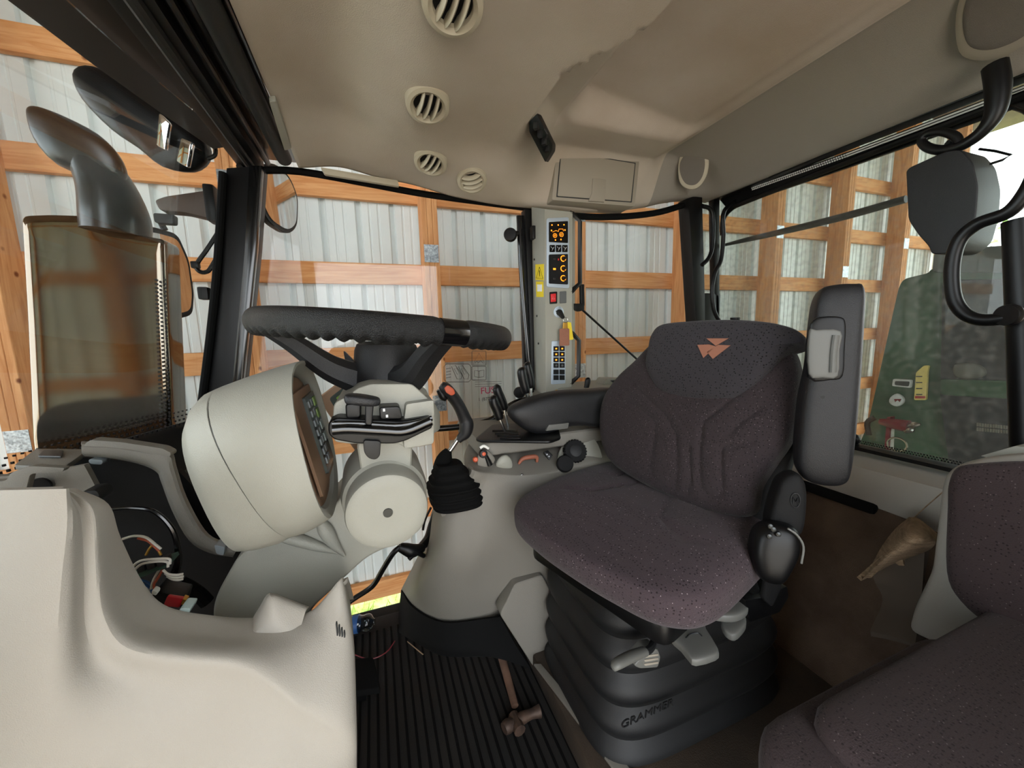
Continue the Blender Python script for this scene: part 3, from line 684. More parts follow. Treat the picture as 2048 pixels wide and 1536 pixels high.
# ================================================================ steering wheel
WC = V(0.03, 0.685, 1.060); WN = V(0.10, 0.0, 1).normalized(); WR = 0.192
wa = V(1, 0, -0.10).normalized(); wb = WN.cross(wa)
sw = thing('steering_wheel', 'black steering wheel with finger grips under the rim, seen nearly edge on', 'steering wheel', WC-WN*0.13)
def wheel_seg(a0, a1, r, m, name, bumps=True, n=20, K=150):
    rings = []
    for i in range(K+1):
        t = math.radians(a0+(a1-a0)*i/K); d = wa*math.cos(t)+wb*math.sin(t); c = WC+d*WR; ring = []
        for k in range(n):
            p = 2*math.pi*k/n; rr = r*1.0
            vx, vz = math.cos(p)*rr*1.02, math.sin(p)*rr*1.16
            if bumps and vz < 0: vz *= 1+0.13*math.sin(t*62)*min(1, -vz/rr)
            if bumps:
                e = min(i, K-i)/4.0
                if e < 1: vx *= 0.9+0.1*e; vz *= 0.9+0.1*e
            ring.append(c+d*vx+WN*vz)
        rings.append(ring)
    return MB().rings(rings).build(name, m, sw)
wheel_seg(-63, 286, 0.0165, 'grip', 'rim', K=500)
# joint bands of the rim, smooth black
wheel_seg(286, 297, 0.0157, 'black_gloss', 'rim_band', False, K=12)
for i in range(0): pass
HC = P(775, 735, Y=0.69)
hub = MB(); 
hp = [(0.0, 0.045), (0.040, 0.045), (0.049, 0.040), (0.053, 0.030), (0.058, -0.034), (0.052, -0.040), (0, -0.040)]
hub.lathe(hp, HC, V(0.05, 0, 1), 8 if False else 36).build('hub', 'arm_plastic', sw)
MB().lathe([(0, 0.045), (0.036, 0.046), (0.040, 0.049), (0.034, 0.053), (0, 0.053)], HC, V(0.05, 0, 1), 36).build('hub_cap', 'grey_plastic', sw)
def spoke(ang, m='arm_plastic'):
    t = math.radians(ang); d = wa*math.cos(t)+wb*math.sin(t); s_ = WN.cross(d)
    p0 = HC+d*0.045+V(0, 0, -0.022); p3 = WC+d*(WR-0.006)-WN*0.008
    ctr = [p0, p0.lerp(p3, 0.35)+V(0, 0, -0.008), p0.lerp(p3, 0.7)+V(0, 0, 0.0), p3]; q = crom(ctr, 6); rings = []
    for i, p in enumerate(q):
        u = i/(len(q)-1); w_ = 0.023*(1-u)+0.015*u; h_ = 0.026*(1-u)+0.009*u
        tg = (q[min(i+1, len(q)-1)]-q[max(i-1, 0)]).normalized(); nn = tg.cross(s_)
        rings.append([p+s_*w_*a+nn*h_*b for a, b in ((1, .5), (.6, 1), (-.6, 1), (-1, .5), (-1, -.5), (-.6, -1), (.6, -1), (1, -.5))])
    MB().rings(rings).build('spoke', m, sw)
spoke(186); spoke(-70); spoke(50)
# ================================================================ steering column
sc = thing('steering_column', 'cream steering column with round pivot cap and angled lower arm', 'steering column', P(560, 1235, Y=0.62))
MB().lathe([(0.052, 0.006), (0.060, 0.0), (0.066, -0.012), (0.078, -0.030), (0.085, -0.045), (0.085, -0.07)], HC+V(0.003, 0, -0.040), V(0.05, 0, 1), 40).build('collar', 'beige', sc)
hb_ = MB().prism(rnd_poly(PL([(712, 778), (740, 768), (824, 768), (866, 806), (870, 842), (868, 888), (845, 893), (812, 898), (800, 888), (700, 888), (668, 884), (664, 850), (668, 806), (700, 790)], Y=0.575), 0.006), (0, 0.17, 0), 0.008, 3)
hb_.build('upper_housing', 'beige', sc)
MB().prism(rnd_poly(PL([(812, 808), (868, 800), (869, 834), (808, 842)], Y=0.555), 0.004), (0, 0.06, 0), 0.004).build('side_cover', 'beige', sc)
MB().prism(rnd_poly(PL([(806, 866), (868, 846), (868, 888), (808, 898)], Y=0.555), 0.005), (0, 0.06, 0), 0.004).build('lower_cover', 'beige', sc)
MB().prism(rnd_poly(PL([(712, 884), (826, 884), (822, 960), (724, 960)], Y=0.60), 0.01), (0, 0.13, 0), 0.012, 3).build('neck', 'beige', sc)
CC = P(776, 1026, Y=0.555)
MB().lathe([(0, 0.0), (0.006, 0.001), (0.040, 0.0), (0.0535, 0.0005), (0.0575, 0.003), (0.0592, 0.008), (0.0592, 0.045), (0.064, 0.05), (0.067, 0.07), (0.067, 0.15), (0, 0.15)], CC, V(-0.02, 1, 0.06), 64).build('pivot_cap', 'beige', sc)
MB().lathe([(0.0, -0.0008), (0.0068, -0.0008), (0.0072, 0.002)], CC, V(-0.02, 1, 0.06), 24).build('cap_hole', 'dark_metal', sc)
ao = PL([(700, 950), (740, 925), (800, 925), (835, 945), (852, 1000), (850, 1050), (830, 1072), (735, 1114), (620, 1222), (585, 1300), (425, 1300), (425, 1215), (435, 1185), (478, 1108), (560, 1062), (622, 1052), (668, 1012), (690, 985)], Y=0.66)
MB().prism(rnd_poly(ao, 0.02, 4), (0, 0.12, 0), 0.022, 5).build('lower_arm', 'beige', sc)
MB().tube(PL([(548, 1072), (590, 1078), (640, 1094), (675, 1106)], Y=0.655), [0.006, 0.011, 0.008, 0.002], 12, flat=0.9).build('rib', 'beige', sc)
MB().tube(PL([(640, 1042), (652, 1062), (670, 1090), (690, 1112)], Y=0.655), [0.007, 0.012, 0.008, 0.002], 12).build('rib', 'beige', sc)
sh = thing('shuttle_lever', 'glossy black direction lever bracket across the steering column', 'lever', P(740, 915, Y=0.53))
MB().prism(rnd_poly(PL([(656, 845), (672, 835), (800, 842), (862, 832), (866, 856), (812, 882), (790, 888), (712, 888), (668, 880), (656, 868)], Y=0.545), 0.005), (0, 0.05, 0), 0.006, 3).build('bracket', 'black', sh)
MB().tube(PL([(665, 860), (700, 858), (770, 862), (812, 862), (862, 842)], Y=0.525), 0.007, 12).build('bar', 'black_gloss', sh)
MB().tube(PL([(664, 848), (720, 848), (790, 852), (830, 846), (864, 836)], Y=0.54), 0.004, 10).build('bar', 'black_gloss', sh)
MB().prism(rnd_poly(PL([(690, 808), (722, 806), (722, 836), (692, 838)], Y=0.545), 0.005), (0, 0.05, 0), 0.005, 3).build('housing', 'black', sh)
MB().prism(rnd_poly(PL([(758, 814), (800, 812), (806, 838), (760, 840)], Y=0.545), 0.005), (0, 0.05, 0), 0.005, 3).build('housing', 'black', sh)
MB().prism(rnd_poly(PL([(730, 805), (748, 806), (744, 852), (730, 850)], Y=0.52), 0.004), (0, 0.03, 0), 0.004, 3).build('stem', 'black', sh)
MB().pillow(PL([(690, 790), (712, 788), (745, 793), (760, 798), (758, 810), (735, 812), (700, 808), (690, 804)], Y=0.50), (0, -1, 0), 0.012, 0.02, 3, sub=3).build('grip', 'arm_plastic', sh)
MB().prism(rnd_poly(PL([(726, 880), (762, 882), (760, 912), (752, 920), (738, 918), (728, 906)], Y=0.54), 0.005), (0, 0.04, 0), 0.006, 3).build('lower_stem', 'black', sh)
for a, b in ((768, 820), (774, 832)): MB().box(P(a, b, Y=0.543), (0.003, 0.002, 0.004)).build('mark', 'white_mark', sh)
# dark stalk panel behind the hub
MB().prism(rnd_poly(PL([(686, 700), (716, 730), (722, 778), (700, 774)], Y=0.80), 0.006), (0, 0.02, 0), 0.003).build('side_switch', 'black', sc)
# ================================================================ instrument cluster hood
ic = thing('instrument_cluster', 'large cream drum-shaped instrument hood with a black seam, left of the steering column', 'instrument cluster', P(520, 1090, Y=0.62))
def loopc(T, B, w, Yc=0.62, s=1.0, n=48, pw=2.5, push=V(0, 0, 0)):
    t = P(*T, Y=Yc); b = P(*B, Y=Yc); c = (t+b)/2+push; e = (t-b)/2*s; r = []
    for k in range(n):
        a = 2*math.pi*k/n; ca, sa = math.cos(a), math.sin(a)
        r.append(c+V(0, 1, 0)*w*s*math.copysign(abs(ca)**(2/pw), ca)+e*math.copysign(abs(sa)**(2/pw), sa))
    return r
ftop = [((600, 722), (672, 1010), .125), ((560, 733), (655, 1022), .128), ((500, 752), (630, 1036), .125), ((446, 772), (607, 1046), .112)]
rg = [loopc(a, b, w_) for a, b, w_ in ftop]
inn = [loopc((600, 722), (672, 1010), .125, s=0.965), loopc((590, 732), (666, 1004), .122, s=0.93), loopc((560, 745), (652, 1004), .118, s=0.90)]
MB().rings(inn[::-1]+rg, caps=False).build('hood_front', 'beige', ic)
bk = [((441, 774), (604, 1047), .108), ((420, 784), (575, 1064), .100), ((400, 805), (535, 1078), .088), ((384, 840), (495, 1088), .066), ((392, 880), (462, 1065), .035), ((410, 930), (440, 1010), .008)]
MB().rings([loopc((446, 772), (607, 1046), .100)]+[loopc(a, b, w_) for a, b, w_ in bk]).build('hood_back', 'beige', ic)
MB().rings([loopc((447, 774), (607, 1044), .1095, s=.998), loopc((443, 775), (605, 1045), .1085, s=.998)], caps=False).build('seam', 'black', ic)
# dial face inside the hood
t0 = P(574, 746, Y=0.62); b0 = P(656, 1000, Y=0.62); cen = (t0+b0)/2; du = (b0-t0).normalized(); dy = V(0, 1, 0); dn = du.cross(dy).normalized()
if dn.x < 0: dn = -dn
L_ = (b0-t0).length
def dface(u, v, off=0.0): return cen+du*L_*u+dy*v+dn*off
def dquad(u0, v0, u1, v1, off, th, m, name, r=0.003):
    return MB().prism(rnd_poly([dface(u0, v0, off), dface(u1, v0, off), dface(u1, v1, off), dface(u0, v1, off)], r), -dn*th).build(name, m, ic)
MB().rings([loopc((578, 744), (658, 1003), .115, s=.91), loopc((572, 748), (654, 1001), .10, s=.86)]).build('face_plate', 'bronze_frame', ic)
dquad(-0.36, -0.06, 0.36, 0.09, 0.008, 0.004, 'bronze_frame', 'face_plate')
dquad(-0.30, 0.0, 0.30, 0.082, 0.012, 0.004, 'screen', 'display')
for k in range(2):
    for i in range(7):
        dquad(-0.26+0.075*i, 0.012+0.020*k, -0.26+0.075*i+0.05, 0.012+0.020*k+0.014, 0.0135, 0.002, 'key_grey', 'indicator', 0.001)
for i in range(4):
    dquad(-0.26+0.10*i, 0.055, -0.26+0.10*i+0.07, 0.075, 0.0135, 0.002, 'screen_light' if i > 1 else 'leaf', 'gauge_mark', 0.001)
# ---------------- second monitor with bronze frame
mo = thing('monitor', 'bronze framed monitor tilted behind the steering column', 'monitor', P(690, 900, Y=0.86))
MB().prism(rnd_poly(PL([(631, 797), (714, 735), (806, 862), (712, 908)], Y=0.86), 0.012), (0.02, 0.05, 0.0), 0.008, 3).build('frame', 'bronze_frame', mo)
MB().prism(rnd_poly(PL([(658, 797), (716, 752), (790, 855), (716, 892)], Y=0.856), 0.006), (0, 0.006, 0), 0.001).build('screen', 'screen', mo)
MB().prism(rnd_poly(PL([(683, 790), (706, 772), (740, 830), (712, 836)], Y=0.854), 0.003), (0, 0.003, 0)).build('screen_panel', 'screen_light', mo)
MB().prism(rnd_poly(PL([(672, 796), (681, 789), (686, 799), (677, 803)], Y=0.853), 0.002), (0, 0.003, 0)).build('logo_badge', 'logo_green', mo)
MB().tube(PL([(675, 798), (678, 796), (681, 798), (679, 793)], Y=0.8525), 0.0007, 6).build('logo_mark', 'yellow', mo)
for k, c in enumerate(('x:5', '2:7', '0:1')): text('screen_text', c, P(700+3*k, 785+9*k, Y=0.852), V(0.8, 0, 0.6), V(-0.6, 0, 0.8), 0.011, 'white_mark', mo)
# ================================================================ cream dash side panel
dp = thing('dashboard', 'big cream moulded dash side panel with soft ridges in the lower left foreground', 'dash panel', P(300, 1536, Y=0.45))
def row(l, Ys): return [P(a, b, Y=y) for (a, b), y in zip(l, Ys)]
E_ = [(150, 976), (216, 1008), (240, 1075), (285, 1168), (335, 1216), (430, 1234), (500, 1238), (560, 1232), (625, 1224), (680, 1168), (690, 1170), (700, 1200)]
EM = [(143, 976), (206, 1012), (224, 1095), (252, 1190), (300, 1248), (400, 1268), (490, 1272), (560, 1272), (640, 1274), (700, 1284), (708, 1290), (709, 1300)]
MM = [(134, 977), (190, 1018), (200, 1120), (214, 1225), (262, 1288), (372, 1308), (470, 1316), (530, 1338), (610, 1395), (704, 1440), (712, 1450), (712, 1450)]
M2 = [(126, 977), (160, 1030), (168, 1140), (172, 1260), (210, 1340), (330, 1375), (440, 1385), (510, 1410), (600, 1470), (704, 1540), (712, 1540), (712, 1540)]
R1 = [(116, 978), (112, 1060), (98, 1170), (88, 1290), (82, 1420), (100, 1560), (220, 1640), (380, 1680), (560, 1700), (702, 1720), (710, 1720), (710, 1720)]
R2 = [(90, 979), (80, 1060), (62, 1170), (48, 1290), (40, 1420), (20, 1600), (120, 1740), (350, 1780), (550, 1800), (702, 1820), (710, 1820), (710, 1820)]
O_ = [(-160, 984), (-180, 1100), (-190, 1250), (-200, 1400), (-200, 1600), (-160, 1800), (50, 1900), (350, 1950), (550, 1980), (700, 2000), (708, 2000), (708, 2000)]
Yt = lambda b: [b, b, b, b, b, b, b, b, b-.005, b-.005, b+.03, b+.16]
g_ = [row(E_, Yt(.535)), row(E_, Yt(.525)), row(EM, Yt(.490)), row(MM, Yt(.447)), row(M2, Yt(.440)), row(R1, Yt(.415)), row(O_, Yt(.44))]
MB().patch(g_, 0.006, 6).build('shell', 'beige_warm', dp)
# raised notch by the arm
MB().patch([row([(503, 1240), (520, 1212), (539, 1186), (575, 1197), (618, 1213)], [.53]*5), row([(506, 1246), (524, 1220), (542, 1196), (575, 1205), (612, 1220)], [.515]*5), row([(506, 1262), (526, 1250), (548, 1238), (578, 1248), (600, 1262)], [.500]*5), row([(506, 1272), (530, 1270), (550, 1268), (575, 1270), (600, 1274)], [.495]*5)], 0.01, 4).build('notch', 'beige_warm', dp)
for k in range(4): MB().box(P(674+5*k, 1257+3.5*k, Y=0.466), (0.0016, 0.006, 0.016-0.003*k), 0.0005, seg=1).build('vent_slot', 'dark_mark', dp)
# dark opening behind the panel, with cream frame pieces
df = thing('dash_cavity', 'open dash cavity framed by cream flanges, between the front panel and the instrument hood', 'dash frame', P(330, 1230, Y=0.85))
MB().prism(PL([(60, 935), (165, 915), (345, 930), (470, 1060), (600, 1120), (640, 1330), (230, 1330), (30, 1100)], Y=0.84), (0, 0.015, 0)).build('back_board', 'black_matte', df)
go = [(163, 884), (230, 886), (300, 897), (342, 906), (352, 935), (372, 995), (408, 1060), (440, 1082), (478, 1090)]
gi = [(163, 905), (230, 910), (290, 920), (322, 934), (330, 955), (352, 1015), (385, 1072), (425, 1098), (470, 1106)]
g2_ = [(168, 912), (232, 918), (286, 930), (314, 944), (322, 962), (344, 1020), (378, 1080), (420, 1106), (466, 1114)]
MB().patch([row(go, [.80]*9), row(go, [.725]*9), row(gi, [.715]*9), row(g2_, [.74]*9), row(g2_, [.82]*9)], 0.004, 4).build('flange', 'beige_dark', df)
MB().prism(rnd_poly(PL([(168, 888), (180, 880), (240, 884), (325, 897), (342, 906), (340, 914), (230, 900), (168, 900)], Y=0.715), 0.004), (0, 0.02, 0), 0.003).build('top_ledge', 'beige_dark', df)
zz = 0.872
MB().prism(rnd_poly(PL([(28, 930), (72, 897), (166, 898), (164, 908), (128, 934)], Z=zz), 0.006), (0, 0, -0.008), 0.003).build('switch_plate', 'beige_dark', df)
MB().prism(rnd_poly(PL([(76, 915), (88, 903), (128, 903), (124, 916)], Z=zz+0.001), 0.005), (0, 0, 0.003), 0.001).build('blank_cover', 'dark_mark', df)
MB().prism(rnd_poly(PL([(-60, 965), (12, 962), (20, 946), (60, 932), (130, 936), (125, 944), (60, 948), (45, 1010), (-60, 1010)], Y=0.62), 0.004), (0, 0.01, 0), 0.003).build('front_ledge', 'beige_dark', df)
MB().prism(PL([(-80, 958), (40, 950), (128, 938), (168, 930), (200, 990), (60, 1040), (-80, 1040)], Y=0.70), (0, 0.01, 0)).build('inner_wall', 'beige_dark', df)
MB().lathe([(0, 0), (0.012, 0), (0.012, 0.004)], P(78, 974, Y=0.69), V(0, 1, 0), 20).build('grommet', 'black', df)
MB().prism(rnd_poly(PL([(176, 918), (206, 920), (204, 930), (178, 928)], Y=0.73), 0.004), (0, 0.02, 0), 0.002).build('clip', 'key_grey', df)
MB().prism(rnd_poly(PL([(428, 1090), (450, 1094), (447, 1112), (432, 1108)], Y=0.70), 0.003), (0, 0.02, 0), 0.002).build('clip', 'key_grey', df)
MB().prism(rnd_poly(PL([(362, 1216), (382, 1217), (378, 1228), (354, 1226)], Y=0.53), 0.002), (0, 0.02, 0), 0.001).build('clip', 'screen_light', df)
# cables
def cable(name, pts, Y, r, m, label, group=None, n=8):
    Ys = Y if hasattr(Y, '__len__') else [Y]*len(pts)
    return tag(MB().tube([P(a, b, Y=y) for (a, b), y in zip(pts, Ys)], r, n, smooth=6).build(name, m), label, 'cable', group)
cable('cable', [(225, 1018), (265, 1016), (310, 1024), (345, 1060), (357, 1110), (350, 1145), (335, 1168), (310, 1190)], 0.66, [.0025, .0025, .003, .0035, .0045, .006, .006, .005], 'black_gloss', 'thick black cable looping through the dash cavity')
cable('cable', [(360, 1166), (380, 1176), (400, 1190), (415, 1205)], 0.68, 0.010, 'rubber', 'braided black hose at the bottom of the dash cavity')
wires = [([(262, 1136), (280, 1122), (310, 1118), (338, 1118), (340, 1128)], 'wire_white', 'white wire arching over the circuit board, upper one'),
 ([(266, 1142), (284, 1128), (312, 1123), (334, 1124), (336, 1134)], 'wire_white', 'white wire arching over the circuit board, lower one'),
 ([(245, 1078), (268, 1072), (292, 1075), (312, 1090), (322, 1098)], 'wire_white', 'thin pale wire high in the dash cavity'),
 ([(275, 1076), (296, 1082), (310, 1094), (318, 1102)], 'wire_orange', 'thin rust-coloured wire high in the dash cavity'),
 ([(292, 1110), (300, 1096), (310, 1090), (322, 1110)], 'brass', 'short brassy wire loop in the dash cavity'),
 ([(326, 1140), (336, 1148), (352, 1150), (366, 1148)], 'wire_white', 'stubby white wire end pointing right, topmost'),
 ([(330, 1146), (340, 1153), (354, 1155), (367, 1153)], 'wire_white', 'stubby white wire end pointing right, middle'),
 ([(334, 1152), (344, 1158), (356, 1160), (366, 1158)], 'wire_white', 'stubby white wire end pointing right, lowest'),
 ([(325, 1140), (316, 1156), (308, 1168), (309, 1178)], 'wire_orange', 'rust-coloured wire dropping beside the circuit board'),
 ([(318, 1140), (311, 1152), (305, 1165), (302, 1178)], 'wire_white', 'white wire dropping beside the circuit board'),
 ([(280, 1160), (294, 1164), (304, 1172), (308, 1184)], 'blue', 'blue wire curling into the white plug, upper one'),
 ([(278, 1168), (292, 1170), (302, 1178), (305, 1186)], 'blue', 'blue wire curling into the white plug, lower one'),
 ([(280, 1176), (290, 1176), (298, 1182), (303, 1190)], 'wire_white', 'white wire curling into the white plug')]
for i, (p, m, l) in enumerate(wires): cable('wire', p, 0.60+0.003*i, 0.0016, m, l, 'loose wires in the dash cavity')
cb = thing('circuit_board', 'green circuit board with black connectors among the loose wires', 'circuit board', P(300, 1155, Y=0.62))
MB().prism(PL([(262, 1150), (335, 1126), (338, 1132), (270, 1160)], Y=0.62), (0.0, 0.03, 0)).build('board', 'pcb', cb)
for k in range(3): MB().prism(PL([(272+20*k, 1136-5*k), (288+20*k, 1131-5*k), (290+20*k, 1142-6*k), (275+20*k, 1148-6*k)], Y=0.615), (0, 0.02, 0), 0.001).build('connector', 'charcoal', cb)
fu = thing('fuse_connector', 'dark red plug with yellow tip low in the dash cavity', 'connector', P(345, 1212, Y=0.60))
MB().prism(rnd_poly(PL([(310, 1182), (368, 1194), (362, 1216), (330, 1212), (300, 1196)], Y=0.61), 0.003), (0, 0.03, 0), 0.003).build('block', 'black', fu)
MB().prism(rnd_poly(PL([(334, 1193), (366, 1198), (358, 1216), (326, 1212)], Y=0.605), 0.002), (0, 0.006, 0), 0.001).build('red_cover', 'red', fu)
MB().prism(rnd_poly(PL([(364, 1198), (373, 1201), (367, 1211), (362, 1209)], Y=0.606), 0.001), (0, 0.01, 0), 0.001).build('tip', 'brass', fu)
MB().prism(rnd_poly(PL([(304, 1180), (314, 1184), (312, 1192), (302, 1188)], Y=0.60), 0.002), (0, 0.01, 0), 0.001).build('plug', 'white', fu)
tag(MB().prism(rnd_poly(PL([(160, 984), (192, 980), (200, 992), (196, 1004), (170, 998)], Y=0.66), 0.004), (0, 0.03, 0), 0.004).build('relay', 'charcoal'), 'grey relay box at the top of the dash cavity', 'relay')
# ================================================================ control tower on the right pillar
ct = thing('control_tower', 'upright cream control tower with lit switch panels on the right pillar', 'control tower', P(1115, 780, Y=1.25))
YT = 1.195
a_, b_, c_, d_ = P(1089, 418, Y=YT), P(1145, 424, Y=YT), P(1143, 782, Y=YT), P(1092, 800, Y=YT)
bk_ = [P(1063, 414, Y=1.31), P(1150, 424, Y=1.31), P(1150, 782, Y=1.31), P(1070, 806, Y=1.31)]
def hexa(f, b): return MB().add(f+b, [(0, 1, 2, 3), (7, 6, 5, 4), (0, 4, 5, 1), (1, 5, 6, 2), (2, 6, 7, 3), (3, 7, 4, 0)])
hexa([a_, b_, c_, d_], bk_).build('body', 'beige', ct, smooth=False)
def tq(pts, dep, th, m, name, r=0.003, par=ct, bev=0.0): return MB().prism(rnd_poly(PL(pts, Y=YT-dep), r), (0, th, 0), bev).build(name, m, par)
pn = tq([(1094, 436), (1138, 434), (1139, 577), (1094, 574)], 0.004, 0.01, 'panel_silver', 'upper_panel', 0.008, bev=0.002)
tq([(1098, 444), (1136, 442), (1136, 486), (1098, 484)], 0.006, 0.004, 'black_gloss', 'display', 0.003, pn)
for a, b in ((1104, 450), (1116.5, 450), (1128, 449.5), (1103, 461), (1130, 460), (1111, 480), (1122, 479)):
    MB().box(P(a, b, Y=YT-0.0075), (0.0038, 0.001, 0.0045), 0.001).build('lamp', 'orange', pn)
def ringm(px, py, r, w_, m, name, par, off=0.0075, n=28, a0=0, a1=360):
    c = P(px, py, Y=YT-off); K = int(n*(a1-a0)/360)
    pts = [c+V(r*math.cos(math.radians(a0+(a1-a0)*k/K)), 0, r*math.sin(math.radians(a0+(a1-a0)*k/K))) for k in range(K if a1-a0 == 360 else K+1)]
    return MB().tube(pts, w_, 6, smooth=1, closed=(a1-a0 == 360)).build(name, m, par)
ringm(1110, 471, 0.0068, 0.0006, 'orange', 'tractor_icon', pn); ringm(1110, 471, 0.0028, 0.0006, 'orange', 'tractor_icon', pn)
ringm(1123, 469, 0.0072, 0.0006, 'orange', 'tractor_icon', pn); ringm(1123, 469, 0.0030, 0.0006, 'orange', 'tractor_icon', pn)
MB().tube(PL([(1105, 464), (1112, 461), (1117, 463), (1118, 458), (1126, 458), (1127, 462)], Y=YT-.0075), 0.0006, 6, smooth=1).build('tractor_icon', 'orange', pn)
for k in range(3):
    tq([(1099.5+12.6*k, 490), (1110+12.6*k, 490), (1110+12.6*k, 504), (1099.5+12.6*k, 504)], 0.0065, 0.004, 'black_gloss', 'push_button', 0.002, pn)
    MB().tube(PL([(1101.5+12.6*k, 493), (1105+12.6*k, 497), (1108+12.6*k, 494), (1104+12.6*k, 501)], Y=YT-.0072), 0.0006, 5, smooth=1).build('button_mark', 'white_mark', pn)
tq([(1098, 509), (1136, 508), (1136, 569), (1098, 567)], 0.006, 0.004, 'black_matte', 'knob_panel', 0.004, pn)
for k, y in enumerate((517, 537, 556.5)):
    ringm(1126.6, y, 0.0092, 0.0014, 'orange', 'lit_ring', pn, 0.0080, a0=-40, a1=290)
    MB().lathe([(0, 0.012), (0.0045, 0.012), (0.006, 0.010), (0.0065, 0)], P(1126.6, y, Y=YT-.006), V(0, -1, 0), 20).build('knob', 'black', pn)
    MB().box(P(1109, y+1, Y=YT-.0075), (0.010, 0.001, 0.006), 0.001).build('indicator', ['charcoal', 'orange', 'charcoal'][k], pn)
MB().box(P(1117, 519, Y=YT-.0078), (0.004, 0.001, 0.006), 0.001).build('red_lamp', 'red_lit', pn)
rs = tq([(1099.5, 584), (1114.5, 583), (1114.5, 607), (1100, 608)], 0.003, 0.006, 'black_matte', 'hazard_switch', 0.003)
tq([(1102, 588), (1112, 587), (1112, 603), (1102.5, 604)], 0.007, 0.006, 'red_lit', 'rocker', 0.002, rs, 0.001)
MB().tube(PL([(1104.5, 598), (1107, 592.5), (1109.8, 598)], Y=YT-.0078), 0.0005, 5, smooth=1, closed=True).build('triangle_mark', 'white_mark', rs)
tq([(1120, 583), (1133, 582), (1133, 606), (1120, 607)], 0.003, 0.006, 'grey_dark', 'blank_cover', 0.003, bev=0.001)
MB().lathe([(0, 0.004), (0.012, 0.004), (0.0135, 0.003), (0.019, 0.002), (0.020, 0)], P(1117.5, 624, Y=YT), V(0, -1, 0), 30).build('ignition_plate', 'panel_silver', ct)
MB().lathe([(0, 0.016), (0.008, 0.016), (0.010, 0.012), (0.011, 0.002)], P(1117, 625, Y=YT), V(0, -1, 0), 24).build('ignition_lock', 'black', ct)
ky = thing('ignition_key', 'black ignition key with ring and leather fob hanging from the control tower', 'key', P(1128, 692, Y=YT-.03))
MB().prism(rnd_poly(PL([(1114, 621), (1124, 620), (1130, 634), (1127, 638), (1119, 630)], Y=YT-.03), 0.002), (0, 0.012, 0), 0.002).build('key_head', 'black', ky)
c = P(1131, 640, Y=YT-.03); MB().tube([c+V(0.0085*math.cos(t), 0, 0.0085*math.sin(t)) for t in [k*math.pi/8 for k in range(16)]], 0.0009, 6, smooth=1, closed=True).build('ring', 'silver', ky)
MB().prism(rnd_poly(PL([(1127, 645), (1135, 645), (1136, 658), (1126, 658)], Y=YT-.031), 0.002), (0, 0.005, 0), 0.001).build('fob_clasp', 'brass', ky)
MB().prism(rnd_poly(PL([(1120, 657), (1139, 657), (1139, 691), (1120, 692)], Y=YT-.033), 0.004), (0, 0.006, 0), 0.001).build('fob', 'leather', ky)
MB().prism(rnd_poly(PL([(1135, 644), (1142, 645), (1147, 679), (1138, 680)], Y=YT-.026), 0.002), (0, 0.002, 0)).build('tag', 'yellow', ky)
lp = tq([(1104, 682), (1131, 681), (1131, 767), (1103, 769)], 0.004, 0.008, 'panel_silver', 'lower_panel', 0.005, bev=0.002)
for r_ in range(6):
    for k in range(2):
        x = 1107.5+12*k; y = 692.5+11.2*r_+(2 if r_ > 3 else 0)
        tq([(x, y), (x+10, y), (x+10, y+9.5), (x, y+9.5)], 0.0065, 0.004, 'black_matte', 'push_button', 0.001, lp)
        if r_ < 3: MB().box(P(x+5, y+4.8, Y=YT-.0072), (0.0062, 0.001, 0.0050), 0.0015).build('lit_symbol', 'orange', lp)
        elif r_ == 3: MB().lathe([(0, .001), (0.004, .001), (0.004, 0)], P(x+5, y+4.8, Y=YT-.0068), V(0, -1, 0), 14).build('symbol', 'grey_dark', lp)
# stickers on the tower's left side
def side(px, py): return P(px, py, pl=(a_, (bk_[0]-a_).cross(d_-a_).normalized()))
sn = (bk_[0]-a_).cross(d_-a_).normalized(); sn = sn if sn.dot(CAM-a_) > 0 else -sn
def sq(pts, m, name, off=0.0006): return MB().prism([side(*p)+sn*off for p in pts], -sn*0.0005).build(name, m, ct)
sq([(1071, 529), (1088, 528), (1088, 561), (1071, 560)], 'yellow', 'warning_sticker')
MB().tube([side(*p)+sn*.0012 for p in ((1073, 556), (1079.5, 534), (1086.5, 557))], 0.0009, 6, smooth=1, closed=True).build('warning_triangle', 'black', ct)
MB().tube([side(*p)+sn*.0014 for p in ((1079.6, 541), (1080, 553))], [0.0016, 0.0008], 6, smooth=1).build('warning_mark', 'black', ct)
sq([(1072, 563), (1087, 563), (1087.5, 594), (1073, 594)], 'yellow', 'book_sticker')
sq([(1075, 569), (1084.5, 569), (1084.5, 583), (1075, 583)], 'white', 'book_mark', 0.0012)
for k, (a, b) in enumerate(((1069, 519), (1074, 632), (1077, 687))): MB().lathe([(0, .002), (0.0035, .002), (0.004, 0)], side(a, b), sn, 12).build('screw', 'black', ct)
